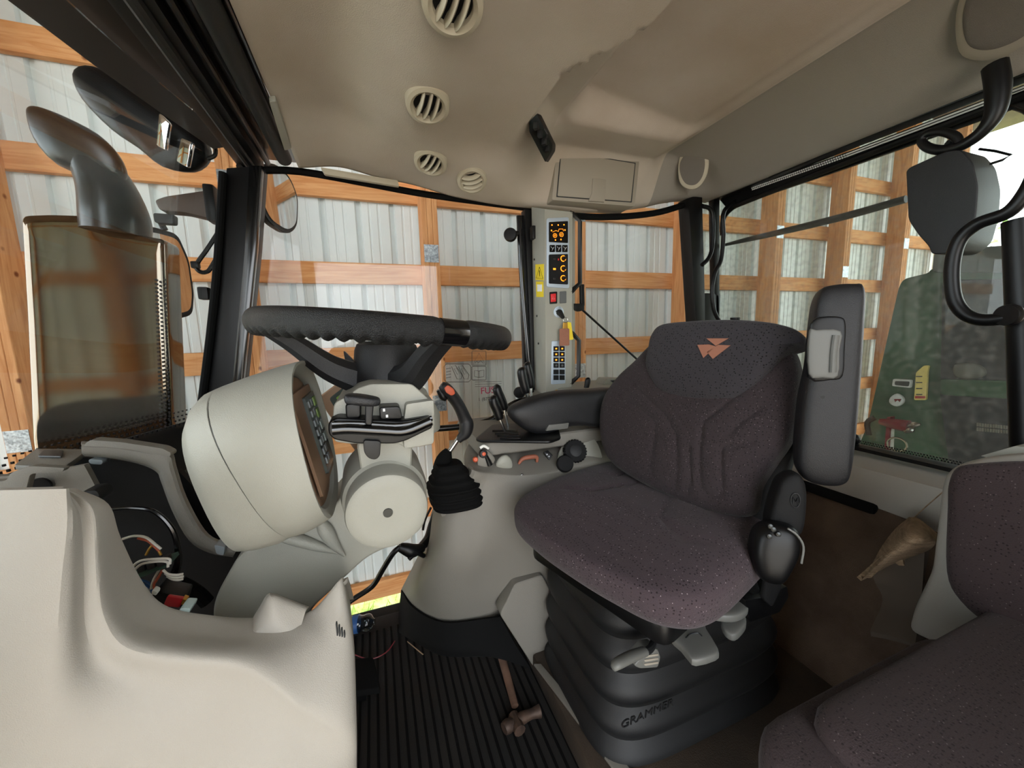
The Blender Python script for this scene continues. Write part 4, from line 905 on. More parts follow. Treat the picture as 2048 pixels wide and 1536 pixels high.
# flat black grab bars on the tower's right edge
def bar(pts, label):
    return tag(MB().tube(PL(pts, Y=1.20), 0.0055, 4, smooth=1, flat=1.6).build('grab_bar', 'black'), label, 'grab bar')
bar([(1140, 426), (1146, 428), (1160, 443), (1160, 566), (1146, 580), (1141, 584)], 'angular black grab bar on the upper right edge of the control tower')
bar([(1140, 664), (1146, 668), (1158, 681), (1157, 752), (1144, 764), (1139, 768)], 'angular black grab bar on the lower right edge of the control tower')
st = thing('side_window_stay', 'black window catch with a thin diagonal gas strut right of the ignition key', 'window stay', P(1160, 622, Y=1.26))
MB().prism(rnd_poly(PL([(1161, 568), (1169, 568), (1170, 612), (1162, 612)], Y=1.25), 0.004), (0, 0.012, 0), 0.003).build('handle', 'black', st)
MB().prism(rnd_poly(PL([(1145, 607), (1169, 607), (1169, 620), (1160, 623), (1146, 618)], Y=1.245), 0.003), (0, 0.02, 0), 0.003).build('bracket', 'black', st)
MB().tube([P(1163, 618, Y=1.25), P(1290, 733, Y=1.28)], 0.0042, 10, smooth=1).build('strut', 'black', st)
# decals on the side window glass
dc = thing('window_decal', 'printed warning and phone number decals on the side window glass', 'decal', P(930, 800, Y=1.383))
YD = 1.384
def dline(pts, m='dark_mark', w_=0.0010, closed=True): return MB().tube(PL(pts, Y=YD), w_, 4, smooth=1, closed=closed)
def rr(x0, y0, x1, y1, r=4): return [(x0+r, y0), (x1-r, y0), (x1, y0+r), (x1, y1-r), (x1-r, y1), (x0+r, y1), (x0, y1-r), (x0, y0+r)]
dline(rr(888, 728, 942, 764, 5)).build('outline', 'dark_mark', dc)
for k in (0, 1): dline([(903+14*k, 733), (911+14*k, 731), (924+14*k, 750), (922+14*k, 758), (914+14*k, 758)]).build('pictogram', 'dark_mark', dc)
for k in (0, 1): dline([(908+14*k, 737), (913+14*k, 736), (919+14*k, 747), (915+14*k, 749)], w_=.0007).build('pictogram', 'dark_mark', dc)
for k in range(4): dline([(892, 738+6*k), (902, 736+6*k)], w_=.0008, closed=False).build('print_line', 'dark_mark', dc)
dline(rr(944, 702, 972, 731, 1)).build('outline', 'dark_mark', dc); dline([(946, 729), (958, 706), (971, 729)]).build('triangle', 'dark_mark', dc)
dline([(950, 727), (953, 722), (957, 726), (961, 721), (967, 727)], closed=False, w_=.0008).build('pictogram', 'dark_mark', dc)
dline(rr(944, 733, 972, 760, 1)).build('outline', 'dark_mark', dc); dline([(949, 741), (957.5, 742), (958.5, 742), (968, 740), (968, 753), (958, 755), (949, 753)]).build('book', 'dark_mark', dc)
dline([(958, 742), (958, 755)], closed=False).build('book', 'dark_mark', dc)
for y in (764, 768.5, 773): dline([(950, y), (1003, y-1)], w_=.0006, closed=False).build('print_line', 'dark_mark', dc)
text('brand_text', 'FUSE', P(980, 781, Y=YD), V(1, 0, 0), V(0, 0, 1), 0.036, 'pink_mark', dc, 0.0008)
text('phone_text', '1 (877) 8', P(973, 798, Y=YD), V(1, 0, 0), V(0, 0, 1), 0.018, 'dark_mark', dc)
# ================================================================ right hand console
cn = thing('side_console', 'dark cream right hand console with levers, dials and lever gate', 'console', V(0.6, 1.1, 0.0))
def rw(l): return [P(a, b, Y=y) for a, b, y in l]
cr = [rw([(968, 868, 1.30), (946, 874, 1.24), (985, 872, 1.16), (1050, 878, 1.14), (1110, 872, 1.12), (1170, 862, 1.09), (1260, 850, 1.09)]),
      rw([(945, 886, 1.28), (932, 904, 1.10), (985, 902, 1.06), (1050, 904, 1.05), (1110, 898, 1.05), (1170, 888, 1.03), (1260, 880, 1.03)]),
      rw([(940, 915, 1.28), (930, 930, 1.00), (982, 938, .975), (1042, 944, .965), (1105, 938, .96), (1165, 922, .96), (1260, 910, .96)]),
      rw([(936, 935, 1.28), (936, 946, .97), (984, 954, .955), (1042, 958, .95), (1105, 955, .95), (1165, 945, .95), (1260, 935, .95)]),
      rw([(872, 1004, 1.28), (885, 1014, 1.00), (965, 988, .95), (1035, 1005, .95), (1105, 1010, .95), (1165, 1010, .95), (1260, 1010, .95)]),
      rw([(850, 1080, 1.30), (872, 1090, 1.00), (935, 1110, .945), (1010, 1085, .95), (1100, 1090, .96), (1165, 1090, .96), (1260, 1090, .96)]),
      rw([(822, 1140, 1.33), (840, 1165, 1.08), (905, 1180, 1.00), (990, 1165, .99), (1080, 1160, .98), (1165, 1160, .98), (1260, 1160, .98)]),
      rw([(802, 1180, 1.38), (830, 1218, 1.20), (890, 1245, 1.08), (985, 1234, 1.04), (1080, 1240, 1.02), (1165, 1240, 1.00), (1260, 1240, 1.0)])]
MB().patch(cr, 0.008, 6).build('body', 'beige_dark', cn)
MB().prism(rnd_poly(PL([(876, 1014), (958, 990), (966, 1003), (958, 1012), (884, 1034)], Y=0.975), 0.004), (0, 0.04, 0), 0.004).build('boot_rim', 'beige_dark', cn)
zt = 0.735
MB().prism(rnd_poly([V(0.26, 1.0, 0.70), V(0.70, 0.99, 0.70), V(1.28, 0.99, 0.70), V(1.28, 1.32, 0.70), V(0.26, 1.32, 0.70)], 0.03), (0, 0, 0.045), 0.012, 3).build('top_deck', 'beige_dark', cn)
tray = PL([(950, 882), (985, 853), (1042, 850), (1118, 862), (1122, 880), (1100, 888), (962, 886)], Z=0.752)
MB().prism(rnd_poly(tray, 0.012), (0, 0, 0.008), 0.004).build('lever_gate', 'black', cn)
for k in range(4): MB().tube(PL([(985+5*k, 862+5*k), (1035+2*k, 862+5*k)], Z=0.764), 0.003, 8, smooth=1).build('gate_slot', 'black_gloss', cn)
# raised rear deck
MB().prism(rnd_poly([V(0.60, 1.14, 0.80), V(0.75, 1.08, 0.80), V(1.25, 1.08, 0.80), V(1.28, 1.32, 0.80), V(0.62, 1.32, 0.80)], 0.03), (0, 0, 0.05), 0.015, 3).build('rear_deck', 'beige', cn)
MB().prism([V(0.45, 1.16, 0.78), V(0.62, 1.14, 0.78), V(0.62, 1.14, 0.845), V(0.60, 1.14, 0.845)], (0, 0.17, 0), 0.004).build('deck_slope', 'beige', cn)
bx_ = MB().prism(rnd_poly(PL([(1203, 772), (1215, 757), (1262, 758), (1285, 775), (1250, 790), (1225, 782)], Y=1.18), 0.004), (0, 0.06, 0), 0.005).build('socket_box', 'beige', cn)
MB().prism(PL([(1221, 761), (1238, 760), (1256, 774), (1240, 775)], Y=1.176), (0, 0.004, 0)).build('socket_cover', 'dark_mark', cn)
# dials
dcn = P(1148, 904, Y=.985); dn_ = V(-0.25, -1, 0.55).normalized()
MB().pillow(PL([(1112, 930), (1122, 895), (1145, 876), (1178, 872), (1196, 890), (1205, 925), (1195, 945), (1120, 945)], pl=(P(1150, 905, Y=0.995), dn_)), dn_, 0.006, 0.03, 5, sub=3).build('dial_base', 'beige', cn)
sc_ = MB(); rn = []
for h_, r_ in ((0, 0.034), (0.012, 0.034), (0.016, 0.031)):
    r, u, n = frame_at(dcn, dn_); rn.append([dcn+dn_*(h_+0.006)+(r*math.cos(t)+u*math.sin(t))*(r_*(1+(0.06 if (k//2) % 2 else 0))) for k in range(96) for t in [2*math.pi*k/96]])
sc_.rings(rn).build('dial', 'black_matte', cn)
MB().lathe([(0, 0.004), (0.012, 0.004), (0.018, 0.002), (0.018, 0)], dcn+dn_*0.022, dn_, 30).build('dial_cap', 'charcoal', cn)
MB().lathe([(0, 0.014), (0.022, 0.013), (0.025, 0.010), (0.025, 0)], P(1129, 928, Y=0.955), dn_, 40).build('small_dial', 'black_matte', cn)
MB().prism(rnd_poly(PL([(1087, 905), (1095, 901), (1105, 911), (1098, 921)], pl=(P(1096, 911, Y=1.01), dn_)), 0.002), dn_*0.006, 0.001).build('rocker_switch', 'black', cn)
for k in (0, 1): MB().lathe([(0, 0.002), (0.0018, 0.002), (0.0022, 0)], P(1094+4*k, 909+4*k, Y=1.003), dn_, 10).build('switch_mark', 'white_mark', cn)
MB().tube(PL([(1037, 928), (1045, 918), (1060, 914), (1073, 914), (1074, 924)], Y=0.995), [0.004, 0.006, 0.007, 0.006, 0.004], 10).build('brown_grip', 'orange_brown', cn)
MB().pillow(PL([(996, 918), (1010, 909), (1022, 918), (1024, 935), (1008, 938), (992, 932)], Y=0.985), (0, -1, 0.3), 0.012, 0.01, 2.2, sub=3).build('hand_throttle', 'beige', cn)
MB().pillow(PL([(958, 905), (968, 898), (980, 904), (990, 920), (975, 935), (955, 930)], Y=0.985), (0, -1, 0.3), 0.008, 0.01, 2.2, sub=3).build('joystick_base', 'beige_dark', cn)
js = MB().tube(PL([(980, 930), (975, 918), (970, 908)], Y=0.975), [0.008, 0.006, 0.005], 10).build('joystick', 'black', cn)
MB().lathe([(0, 0.0), (0.010, 0.001), (0.012, 0.006), (0.012, 0.014), (0, 0.016)], P(968, 908, Y=0.965), V(0, 1, -0.2), 20).build('joystick_knob', 'black', js)
MB().lathe([(0, -0.002), (0.005, -0.001), (0.006, 0.003)], P(968, 908, Y=0.964), V(0, 1, -0.2), 16).build('joystick_cap', 'orange_plain', js)
MB().tube(PL([(960, 896), (968, 892), (977, 897)], Y=0.972), 0.004, 8).build('joystick_hood', 'white', js)
MB().lathe([(0, 0.006), (0.005, 0.006), (0.007, 0.003), (0.008, 0)], P(951, 919, Y=0.985), V(-0.1, -1, 0.3), 16).build('red_button', 'orange_plain', cn)
MB().lathe([(0, 0.003), (0.005, 0.002), (0.006, 0)], P(1044, 951, Y=0.955), V(0, -1, 0), 14).build('screw', 'silver', cn)
# yellow-black knob and short lever on the rear deck
tag(MB().lathe([(0, 0), (0.006, 0), (0.008, 0.004), (0.008, 0.02), (0, 0.022)], P(1106, 789, Y=1.16), V(0.7, 0, 0.35), 16).build('pull_knob', 'brass'), 'small brass coloured knob on the console just above the armrest', 'knob')
def lever(kp, kr, rod, Y, label, group=None):
    t = thing('control_lever', label, 'lever', P(*rod[-1], Y=Y), group)
    MB().tube(PL(kp, Y=Y), kr, 14, smooth=4).build('knob', 'black', t)
    MB().tube(PL(rod, Y=Y), 0.004, 8, smooth=1).build('rod', 'silver', t)
K5 = [0.006, 0.0125, 0.0145, 0.014, 0.013, 0.011]
lever([(984, 792), (986, 796), (988, 806), (994, 820), (998, 832), (1000, 838)], K5, [(999, 836), (1014, 872)], 1.02, 'shorter front lever with fat black knob, nearest the gear lever', 'hydraulic levers')
lever([(990, 771), (993, 775), (996, 785), (1003, 800), (1008, 813), (1010, 818)], K5, [(1008, 816), (1018, 862)], 1.08, 'rear one of the front lever pair, half hidden behind the shorter knob', 'hydraulic levers')
lever([(1042, 735), (1043, 739), (1044, 750), (1048, 768), (1051, 780), (1052, 786)], K5, [(1051, 784), (1057, 802)], 1.05, 'taller lever with black knob in front of the door frame tube', 'hydraulic levers')
lever([(1052, 725), (1054, 729), (1056, 740), (1060, 755), (1062, 770), (1063, 775)], K5, [(1062, 773), (1062, 800)], 1.12, 'lever partly hidden behind the taller knob by the door frame tube', 'hydraulic levers')
lever([(1176, 755), (1176, 758), (1175, 765), (1173, 775), (1172, 782)], [0.004, 0.009, 0.010, 0.009, 0.008], [(1172, 780), (1171, 790)], 1.15, 'short black lever standing on the rear deck behind the armrest')
# curved rail at the console front
tag(MB().tube(PL([(862, 858), (905, 855), (950, 849), (985, 838), (1010, 818), (1040, 802), (1090, 794), (1130, 800)], Y=1.27), 0.011, 12).build('console_rail', 'black_gloss'), 'curved black grab rail running from the steering column to the console', 'rail')
# gear lever
gl_ = thing('gear_lever', 'black pistol-grip gear lever with orange rocker on a ribbed rubber boot', 'gear lever', P(915, 1010, Y=1.0))
MB().tube([P(882, 770, Y=.97), P(890, 776, Y=.97), P(903, 790, Y=.98), P(918, 812, Y=.99), P(929, 836, Y=1.0), P(933, 850, Y=1.0), P(930, 866, Y=1.0), P(921, 876, Y=1.0), P(916, 882, Y=1.0)], [.010, .016, .0165, .016, .0175, .020, .0175, .012, .009], 18, smooth=5).build('grip', 'arm_plastic', gl_)
MB().prism(rnd_poly(PL([(888, 776), (896, 770), (908, 778), (911, 788), (903, 792), (893, 786)], Y=.953), 0.004), (0, 0.012, 0), 0.003).build('rocker', 'orange_plain', gl_)
MB().tube(PL([(878, 779), (886, 792), (893, 798)], Y=.975), [.008, .011, .008], 12).build('trigger', 'black', gl_)
MB().tube(PL([(920, 872), (897, 905)], Y=1.0), 0.007, 12, smooth=1).build('shaft', 'silver', gl_)
# boot: ribbed stack
def ell(c, rx, ry, n=36, pw=3.0, ax=V(1, 0, 0), ay=V(0, 1, 0)):
    r = []
    for k in range(n):
        a = 2*math.pi*k/n; ca, sa = math.cos(a), math.sin(a)
        r.append(c+ax*rx*math.copysign(abs(ca)**(2/pw), ca)+ay*ry*math.copysign(abs(sa)**(2/pw), sa))
    return r
MB().tube(PL([(897, 900), (892, 910), (888, 922), (886, 936)], Y=1.0), [0.010, 0.018, 0.024, 0.028], 20).build('boot_cap', 'rubber', gl_)
rg = []
B0, B1 = P(896, 925, Y=.985), P(914, 1004, Y=.975)
for i in range(41):
    u = i/40; c = B0.lerp(B1, u); r_ = 0.032+0.034*min(1, u*1.9); r_ *= 1+0.055*math.sin(u*2*math.pi*6)
    rg.append(ell(c, r_*1.02, r_*0.95, 40, 3.0))
MB().rings(rg).build('boot', 'rubber', gl_)
# ================================================================ operator seat
SF = V(-0.955, -0.297, 0).normalized(); SS = V(0.297, -0.955, 0).normalized(); UZ = V(0, 0, 1)
os_ = thing('operator_seat', 'purple-grey fabric operator seat on a black ribbed suspension bellows', 'seat', V(0.7, 0.75, 0.07))
# backrest plane leaning back
bn = (SF*0.94+UZ*0.30).normalized(); bp0 = P(1400, 850, X=0.715); bpl = (bp0, bn)
bo = PL([(1206, 850), (1213, 800), (1240, 758), (1275, 725), (1310, 690), (1345, 670), (1450, 662), (1550, 675), (1585, 695), (1601, 740), (1597, 800), (1594, 840), (1580, 885), (1550, 930), (1522, 975), (1505, 1030), (1440, 1028), (1370, 1004), (1300, 972), (1240, 935), (1214, 900)], pl=bpl)
bc = P(1400, 850, pl=bpl)
def seg_d(p, a, b):
    ab = b-a; t = max(0, min(1, (p-a).dot(ab)/ab.dot(ab))); return (p-a-ab*t).length
grs = [[(1262, 800), (1310, 830), (1330, 850), (1330, 880), (1318, 940), (1335, 975)], [(1290, 780), (1345, 830), (1372, 870), (1375, 930), (1362, 985), (1388, 1000), (1400, 960), (1398, 900)],
       [(1500, 790), (1470, 815), (1425, 850), (1420, 900), (1418, 975), (1440, 998), (1462, 985), (1460, 920), (1462, 900), (1520, 888)], [(1540, 820), (1500, 850), (1480, 870)]]
gr3 = [PL(g, pl=bpl) for g in grs]
def groove(q, u):
    d = min(seg_d(q, g[i], g[i+1]) for g in gr3 for i in range(len(g)-1)); return -0.006*math.exp(-(d/0.006)**2)*min(1, (1-u)*6)
MB().pillow(bo, bn, 0.055, 0.07, 3.2, N=46, cen=bc, sub=7, disp=groove).build('backrest', 'seat_fabric', os_)
ho_ = PL([(1297, 735), (1301, 700), (1308, 672), (1330, 652), (1400, 645), (1470, 643), (1540, 648), (1590, 660), (1612, 676), (1612, 690), (1590, 696), (1565, 720), (1535, 755), (1500, 785), (1465, 800), (1420, 803), (1360, 796), (1320, 778)], pl=(bp0+bn*0.035, bn))
MB().pillow(ho_, bn, 0.034, 0.06, 4.0, N=14, sub=5).build('headrest', 'seat_mesh', os_)
for tri in ([(1413, 677), (1457, 677), (1432, 692)], [(1395, 690), (1418, 689), (1432, 693), (1407, 716)], [(1437, 690), (1461, 691), (1426, 718), (1414, 704)]):
    MB().prism(PL(tri, pl=(bp0+bn*0.0705, bn)), bn*0.0012).build('woven_emblem', 'logo_orange', os_)
# black shell behind the backrest
MB().pillow([p-bn*0.05+UZ*0.005 for p in PL([(1230, 900), (1245, 790), (1320, 705), (1450, 680), (1560, 700), (1585, 760), (1590, 860), (1560, 950), (1555, 1040), (1440, 1060), (1290, 1000)], pl=bpl)], bn, 0.03, 0.05, 4, sub=4).build('shell', 'black_matte', os_)
# cushion in seat space: a = forward, b = to the camera side
SC = V(0.575, 0.705, 0.600)
def sp3(a, b, z=0): return SC+SF*a+SS*b+UZ*z
co = [sp3(a, b) for a, b in ((0.235, -0.19), (0.255, -0.1), (0.26, 0), (0.255, 0.11), (0.235, 0.205), (0.17, 0.255), (0.02, 0.262), (-0.14, 0.255), (-0.22, 0.225), (-0.245, 0.1), (-0.245, -0.1), (-0.22, -0.215), (-0.14, -0.245), (0.02, -0.255), (0.17, -0.24))]
cg1 = [[sp3(a, b) for a, b in L] for L in ([(-0.2, 0.04), (-0.05, 0.05), (0.06, 0.09), (0.10, 0.16), (0.06, 0.235)], [(-0.2, 0.10), (-0.06, 0.11), (-0.02, 0.20)], [(-0.2, -0.04), (-0.05, -0.05), (0.06, -0.09), (0.10, -0.16)], [(-0.2, -0.10), (-0.06, -0.11), (-0.02, -0.20)])]
def cdisp(q, u):
    r = q-SC; a = r.dot(SF); b = r.dot(SS)
    d = min(seg_d(V(q.x, q.y, SC.z), g[i], g[i+1]) for g in cg1 for i in range(len(g)-1))
    return (0.016*(abs(b)/0.25)**2 - 0.022*max(0, a-0.05)/0.2 - 0.005*math.exp(-(d/0.007)**2)*(1-u**4))*(1-u**8)
MB().pillow(co, UZ, 0.055, 0.085, 3.0, N=44, cen=SC, sub=8, disp=cdisp).build('cushion', 'seat_cushion_fabric', os_)
# suspension bellows
rg = []
for i in range(61):
    u = i/60; z = 0.075+0.42*u; k = 1-0.10*u; w_ = 0.5+0.5*math.cos(u*2*math.pi*5); o_ = 0.018*(w_**0.6)
    c = V(0.71-0.02*u, 0.79-0.01*u, z)+V(0, 0, 0)
    rg.append(ell(c, (0.30)*k+o_-0.02, (0.215)*k+o_-0.02, 64, 5.0))
MB().rings(rg).build('bellows', 'charcoal', os_)
text('maker_text', 'GRAMMER', V(0.50, 0.572, 0.225), V(1, 0.0, 0), V(0, -0.1, 1), 0.030, 'charcoal', os_, 0.0012)
MB().prism(rnd_poly([sp3(0.20, -0.18, -0.11), sp3(0.2, 0.19, -0.11), sp3(-0.22, 0.2, -0.11), sp3(-0.22, -0.18, -0.11)], 0.03), (0, 0, 0.04), 0.006).build('seat_pan', 'black', os_)
# right armrest (far side)
MB().pillow(PL([(1017, 828), (1024, 812), (1060, 796), (1110, 783), (1170, 779), (1240, 781), (1250, 850), (1190, 852), (1140, 850), (1100, 862), (1080, 867), (1055, 862), (1030, 845)], Y=0.985), (0.0, -1, 0), 0.038, 0.05, 3.2, N=12, sub=4).build('armrest', 'arm_plastic', os_)
MB().prism(rnd_poly(PL([(1092, 862), (1098, 850), (1138, 846), (1136, 857)], Y=0.945), 0.002), (0, 0.03, 0), 0.002).build('armrest_wedge', 'grey_plastic', os_)
# left armrest folded up
apl = (P(1655, 770, Y=0.435), V(-0.72, -0.69, 0.05).normalized()); an = apl[1]
fo = PL([(1621, 640), (1628, 600), (1642, 578), (1665, 571), (1700, 569), (1721, 576), (1721, 640), (1713, 770), (1703, 880), (1694, 945), (1680, 965), (1645, 967), (1612, 958), (1594, 940), (1589, 900), (1598, 800), (1612, 730)], pl=apl)
am_ = MB().pillow(fo, an, 0.034, 0.035, 4.5, N=14, sub=4).build('folded_armrest', 'arm_plastic', os_)
ap2 = (apl[0]+an*0.031, an)
MB().pillow(PL([(1618, 665), (1622, 645), (1640, 634), (1680, 634), (1690, 650), (1688, 700), (1684, 752), (1660, 760), (1616, 755)], pl=ap2), an, 0.006, 0.01, 6, sub=3).build('recess', 'black', am_)
MB().pillow(PL([(1618, 665), (1632, 660), (1680, 662), (1678, 700), (1674, 752), (1645, 755), (1617, 748)], pl=(apl[0]+an*0.036, an)), an, 0.006, 0.01, 6, sub=3).build('release_grip', 'grey_plastic', am_)
MB().tube([p+an*0.043 for p in PL([(1656, 672), (1652, 700), (1650, 742)], pl=apl)], 0.005, 10).build('grip_ridge', 'grey_plastic', am_)
MB().lathe([(0, 0.001), (0.003, 0.001), (0.003, 0)], P(1645, 794, pl=(apl[0]+an*0.0335, an)), an, 12).build('hole', 'black', am_)
# hinge cover and buckle box at the seat side
hp_ = (P(1575, 1010, Y=0.44), V(-0.6, -0.78, 0.1).normalized())
MB().pillow(PL([(1548, 985), (1562, 955), (1590, 944), (1606, 965), (1608, 1010), (1600, 1060), (1575, 1075), (1535, 1060), (1538, 1020)], pl=hp_), hp_[1], 0.018, 0.04, 4, sub=4).build('hinge_cover', 'black_matte', os_)
c = P(1591, 1001, pl=(hp_[0]+hp_[1]*0.019, hp_[1])); r, u, n = frame_at(c, hp_[1])
MB().tube([c+r*0.007*math.cos(t)+u*0.013*math.sin(t) for t in [k*math.pi/12 for k in range(24)]], 0.0012, 6, smooth=1, closed=True).build('badge', 'charcoal', os_)
MB().tube([c+r*a+u*b for a, b in ((-.004, -.006), (-.003, .005), (0, -.002), (.003, .005), (.004, -.006))], 0.001, 6, smooth=1).build('badge', 'charcoal', os_)
hq = (P(1550, 1100, Y=0.43), V(-0.6, -0.78, 0.15).normalized())
MB().pillow(PL([(1502, 1075), (1515, 1052), (1545, 1042), (1585, 1052), (1595, 1080), (1590, 1110), (1565, 1155), (1545, 1162), (1515, 1150), (1500, 1110)], pl=hq), hq[1], 0.030, 0.03, 3.5, sub=4).build('belt_box', 'black', os_)
MB().tube([p+hq[1]*0.03 for p in PL([(1562, 1045), (1580, 1058), (1592, 1080), (1588, 1112)], pl=hq)], 0.0018, 8).build('wire', 'grey_plastic', os_)
for a, b in ((1540, 1052), (1546, 1058), (1556, 1068), (1538, 1072)): MB().lathe([(0, .004), (0.004, .003), (0.005, 0)], P(a, b, pl=(hq[0]+hq[1]*.03, hq[1])), hq[1], 10).build('screw', 'dark_metal', os_)
MB().prism(rnd_poly(PL([(1540, 1130), (1568, 1135), (1562, 1180), (1545, 1215), (1528, 1200), (1535, 1160)], Y=0.455), 0.006), (0, 0.01, 0), 0.003).build('belt_strap', 'black_matte', os_)
MB().prism(rnd_poly(PL([(1490, 1200), (1530, 1195), (1575, 1172), (1578, 1195), (1560, 1225), (1500, 1245)], Y=0.47), 0.006), (0, 0.05, 0), 0.004).build('side_bracket', 'black', os_)
MB().tube(PL([(1480, 1150), (1495, 1165), (1508, 1178)], Y=0.475), [0.012, 0.016, 0.010], 12).build('tilt_joint', 'dark_metal', os_)
# adjusting handles under the cushion
def grip3(pts, Y, dy, name, m='grey_plastic', par=os_, bev=0.005): return MB().prism(rnd_poly(PL(pts, Y=Y), 0.006), (0, dy, 0), bev, 3).build(name, m, par)
MB().tube([P(1226, 1337, Y=.50), P(1234, 1328, Y=.50), P(1262, 1313, Y=.51), P(1288, 1303, Y=.52)], [.006, .011, .012, .011], 14, flat=.75).build('height_lever', 'grey_plastic', os_)
MB().tube([P(1284, 1306, Y=.52), P(1302, 1296, Y=.53), P(1310, 1272, Y=.56)], [.007, .007, .006], 10).build('lever_stem', 'charcoal', os_)
grip3([(1268, 1332), (1296, 1302), (1316, 1298), (1322, 1316), (1316, 1336), (1280, 1338)], .54, .03, 'weight_knob')
for k in range(3): grip3([(1288, 1312+8*k), (1316, 1308+8*k), (1318, 1311+8*k), (1290, 1316+8*k)], .5385, .003, 'knob_ridge', 'panel_grey', bev=0.0)
MB().pillow(PL([(1338, 1274), (1360, 1258), (1403, 1246), (1412, 1262), (1436, 1302), (1432, 1316), (1392, 1327), (1378, 1318), (1362, 1298)], Z=.463), UZ, 0.009, 0.010, 5, sub=2).build('slide_handle', 'grey_plastic', os_)
MB().tube(PL([(1372, 1276), (1382, 1268), (1396, 1266), (1404, 1272)], Z=.473), 0.0010, 6).build('handle_mark', 'dark_mark', os_)
MB().pillow(PL([(1420, 1215), (1440, 1205), (1490, 1202), (1497, 1212), (1492, 1228), (1465, 1238), (1422, 1232)], Z=.503), UZ, 0.008, 0.012, 4, sub=3).build('depth_handle', 'grey_plastic', os_)
MB().pillow(PL([(1442, 1243), (1462, 1237), (1487, 1234), (1492, 1242), (1490, 1255), (1470, 1274), (1450, 1265)], Z=.478), UZ, 0.007, 0.014, 4, sub=3).build('tilt_handle', 'grey_plastic', os_)
# ================================================================ instructor seat
ins = thing('instructor_seat', 'purple-grey padded folding passenger seat with cream shell in the lower right corner', 'seat', V(0.85, 0.1, 0.07))
def pad(x0, x1, y0, y1, z0, z1, name, r=0.05):
    o = rnd_poly([V(x0, y0, (z0+z1)/2), V(x1, y0, (z0+z1)/2), V(x1, y1, (z0+z1)/2), V(x0, y1, (z0+z1)/2)], r, 5)
    return MB().pillow(o, UZ, (z1-z0)/2, (z1-z0)/2, 5.5, N=16, sub=1).build(name, 'seat_fabric_far', ins)
pad(0.55, 1.15, -0.14, 0.315, 0.40, 0.50, 'cushion', 0.06)
pad(0.475, 1.00, -0.10, 0.345, 0.355, 0.465, 'lower_cushion', 0.07)
MB().box((0.82, 0.10, 0.33), (0.5, 0.38, 0.05), 0.01).build('hinge_frame', 'black', ins)
MB().box((0.90, 0.10, 0.20), (0.42, 0.36, 0.26), 0.02).build('base', 'beige_dark', ins)
so_ = PL([(1880, 985), (1888, 950), (1915, 928), (1980, 915), (2100, 905), (2300, 920), (2340, 1200), (2330, 1480), (2100, 1420), (1960, 1330), (1815, 1262), (1826, 1218), (1862, 1140), (1872, 1060)], X=1.13)
MB().prism(rnd_poly(so_, 0.02, 4), (0.07, 0, 0), 0.012, 4).build('shell', 'beige_warm', ins)
MB().pillow(PL([(1904, 1010), (1906, 965), (1922, 934), (1965, 926), (2060, 922), (2250, 930), (2300, 1000), (2300, 1250), (2250, 1350), (2100, 1320), (2000, 1258), (1930, 1200), (1902, 1140)], X=1.115), V(-1, 0, 0.1), 0.035, 0.02, 5, sub=4).build('backrest', 'seat_fabric_far', ins)
MB().prism(rnd_poly(PL([(1985, 905), (2060, 885), (2200, 880), (2200, 900), (2060, 905), (2000, 915)], X=1.20), 0.004), (0.06, 0, 0), 0.004).build('top_trim', 'black', ins)
MB().prism(rnd_poly(PL([(1960, 912), (2030, 892), (2060, 896), (2060, 912), (1990, 918)], X=1.17), 0.003), (0.04, 0, 0), 0.004).build('top_edge', 'beige', ins)
# ================================================================ rear window things
wm = thing('wiper_motor_cover', 'black rounded wiper motor cover hanging at the rear window', 'wiper motor', P(1880, 500, X=1.33))
MB().prism(rnd_poly(PL([(1811, 338), (1890, 302), (1922, 298), (1946, 325), (1956, 372), (1952, 430), (1938, 482), (1908, 506), (1862, 509), (1858, 494), (1836, 470), (1816, 440)], X=1.29), 0.012, 4), (0.105, 0, 0), 0.006, 3).build('cover', 'arm_plastic', wm)
MB().tube(PL([(1893, 300), (1900, 285), (1915, 282), (1922, 296)], X=1.33), 0.008, 10).build('cable_gland', 'black', wm)
tag(MB().tube(PL([(1449, 490), (1500, 478), (1600, 455), (1700, 430), (1812, 398)], X=1.50), [0.006, 0.010, 0.012, 0.012, 0.011], 10).build('rear_wiper_arm', 'black'), 'thin dark wiper arm slanting across the rear window to the motor cover', 'wiper')
tag(MB().tube(PL([(1990, 130), (1996, 175), (1990, 225), (1965, 262), (1925, 290), (1885, 300), (1856, 295), (1843, 281), (1856, 267), (1885, 264), (1912, 274), (1920, 292)], X=1.31), [.020, .020, .017, .013, .012, .011, .010, .009, .009, .009, .009, .008], 14, smooth=8).build('coiled_cable', 'black'), 'black corrugated cable looping above the wiper motor cover', 'cable')
tag(MB().tube(PL([(1958, 298), (1990, 302), (2022, 310), (2005, 320), (1980, 328)], X=1.36), 0.003, 6, smooth=1).build('wire_clip', 'black'), 'thin bent wire clip sticking out beside the wiper motor cover', 'clip')
gh = thing('rear_grab_handle', 'bent black tube grab handle hooked to the bar at the right edge', 'handle', P(1970, 640, X=1.2))
MB().tube(PL([(2080, 330), (2052, 385), (2015, 425), (1955, 448), (1918, 482), (1904, 535), (1908, 595), (1930, 628), (1968, 640), (2030, 634)], X=1.20), 0.0125, 16, smooth=6).build('tube', 'black', gh)
MB().lathe([(0, 0), (0.02, 0.0), (0.022, 0.006), (0.02, 0.014)], P(2024, 630, X=1.2), V(-0.6, 0.2, 0), 20).build('flange', 'black', gh)
struct(MB().tube(PL([(2036, 440), (2044, 640), (2056, 1000)], X=1.24), 0.022, 16, smooth=2).build('trim_29', 'black'))
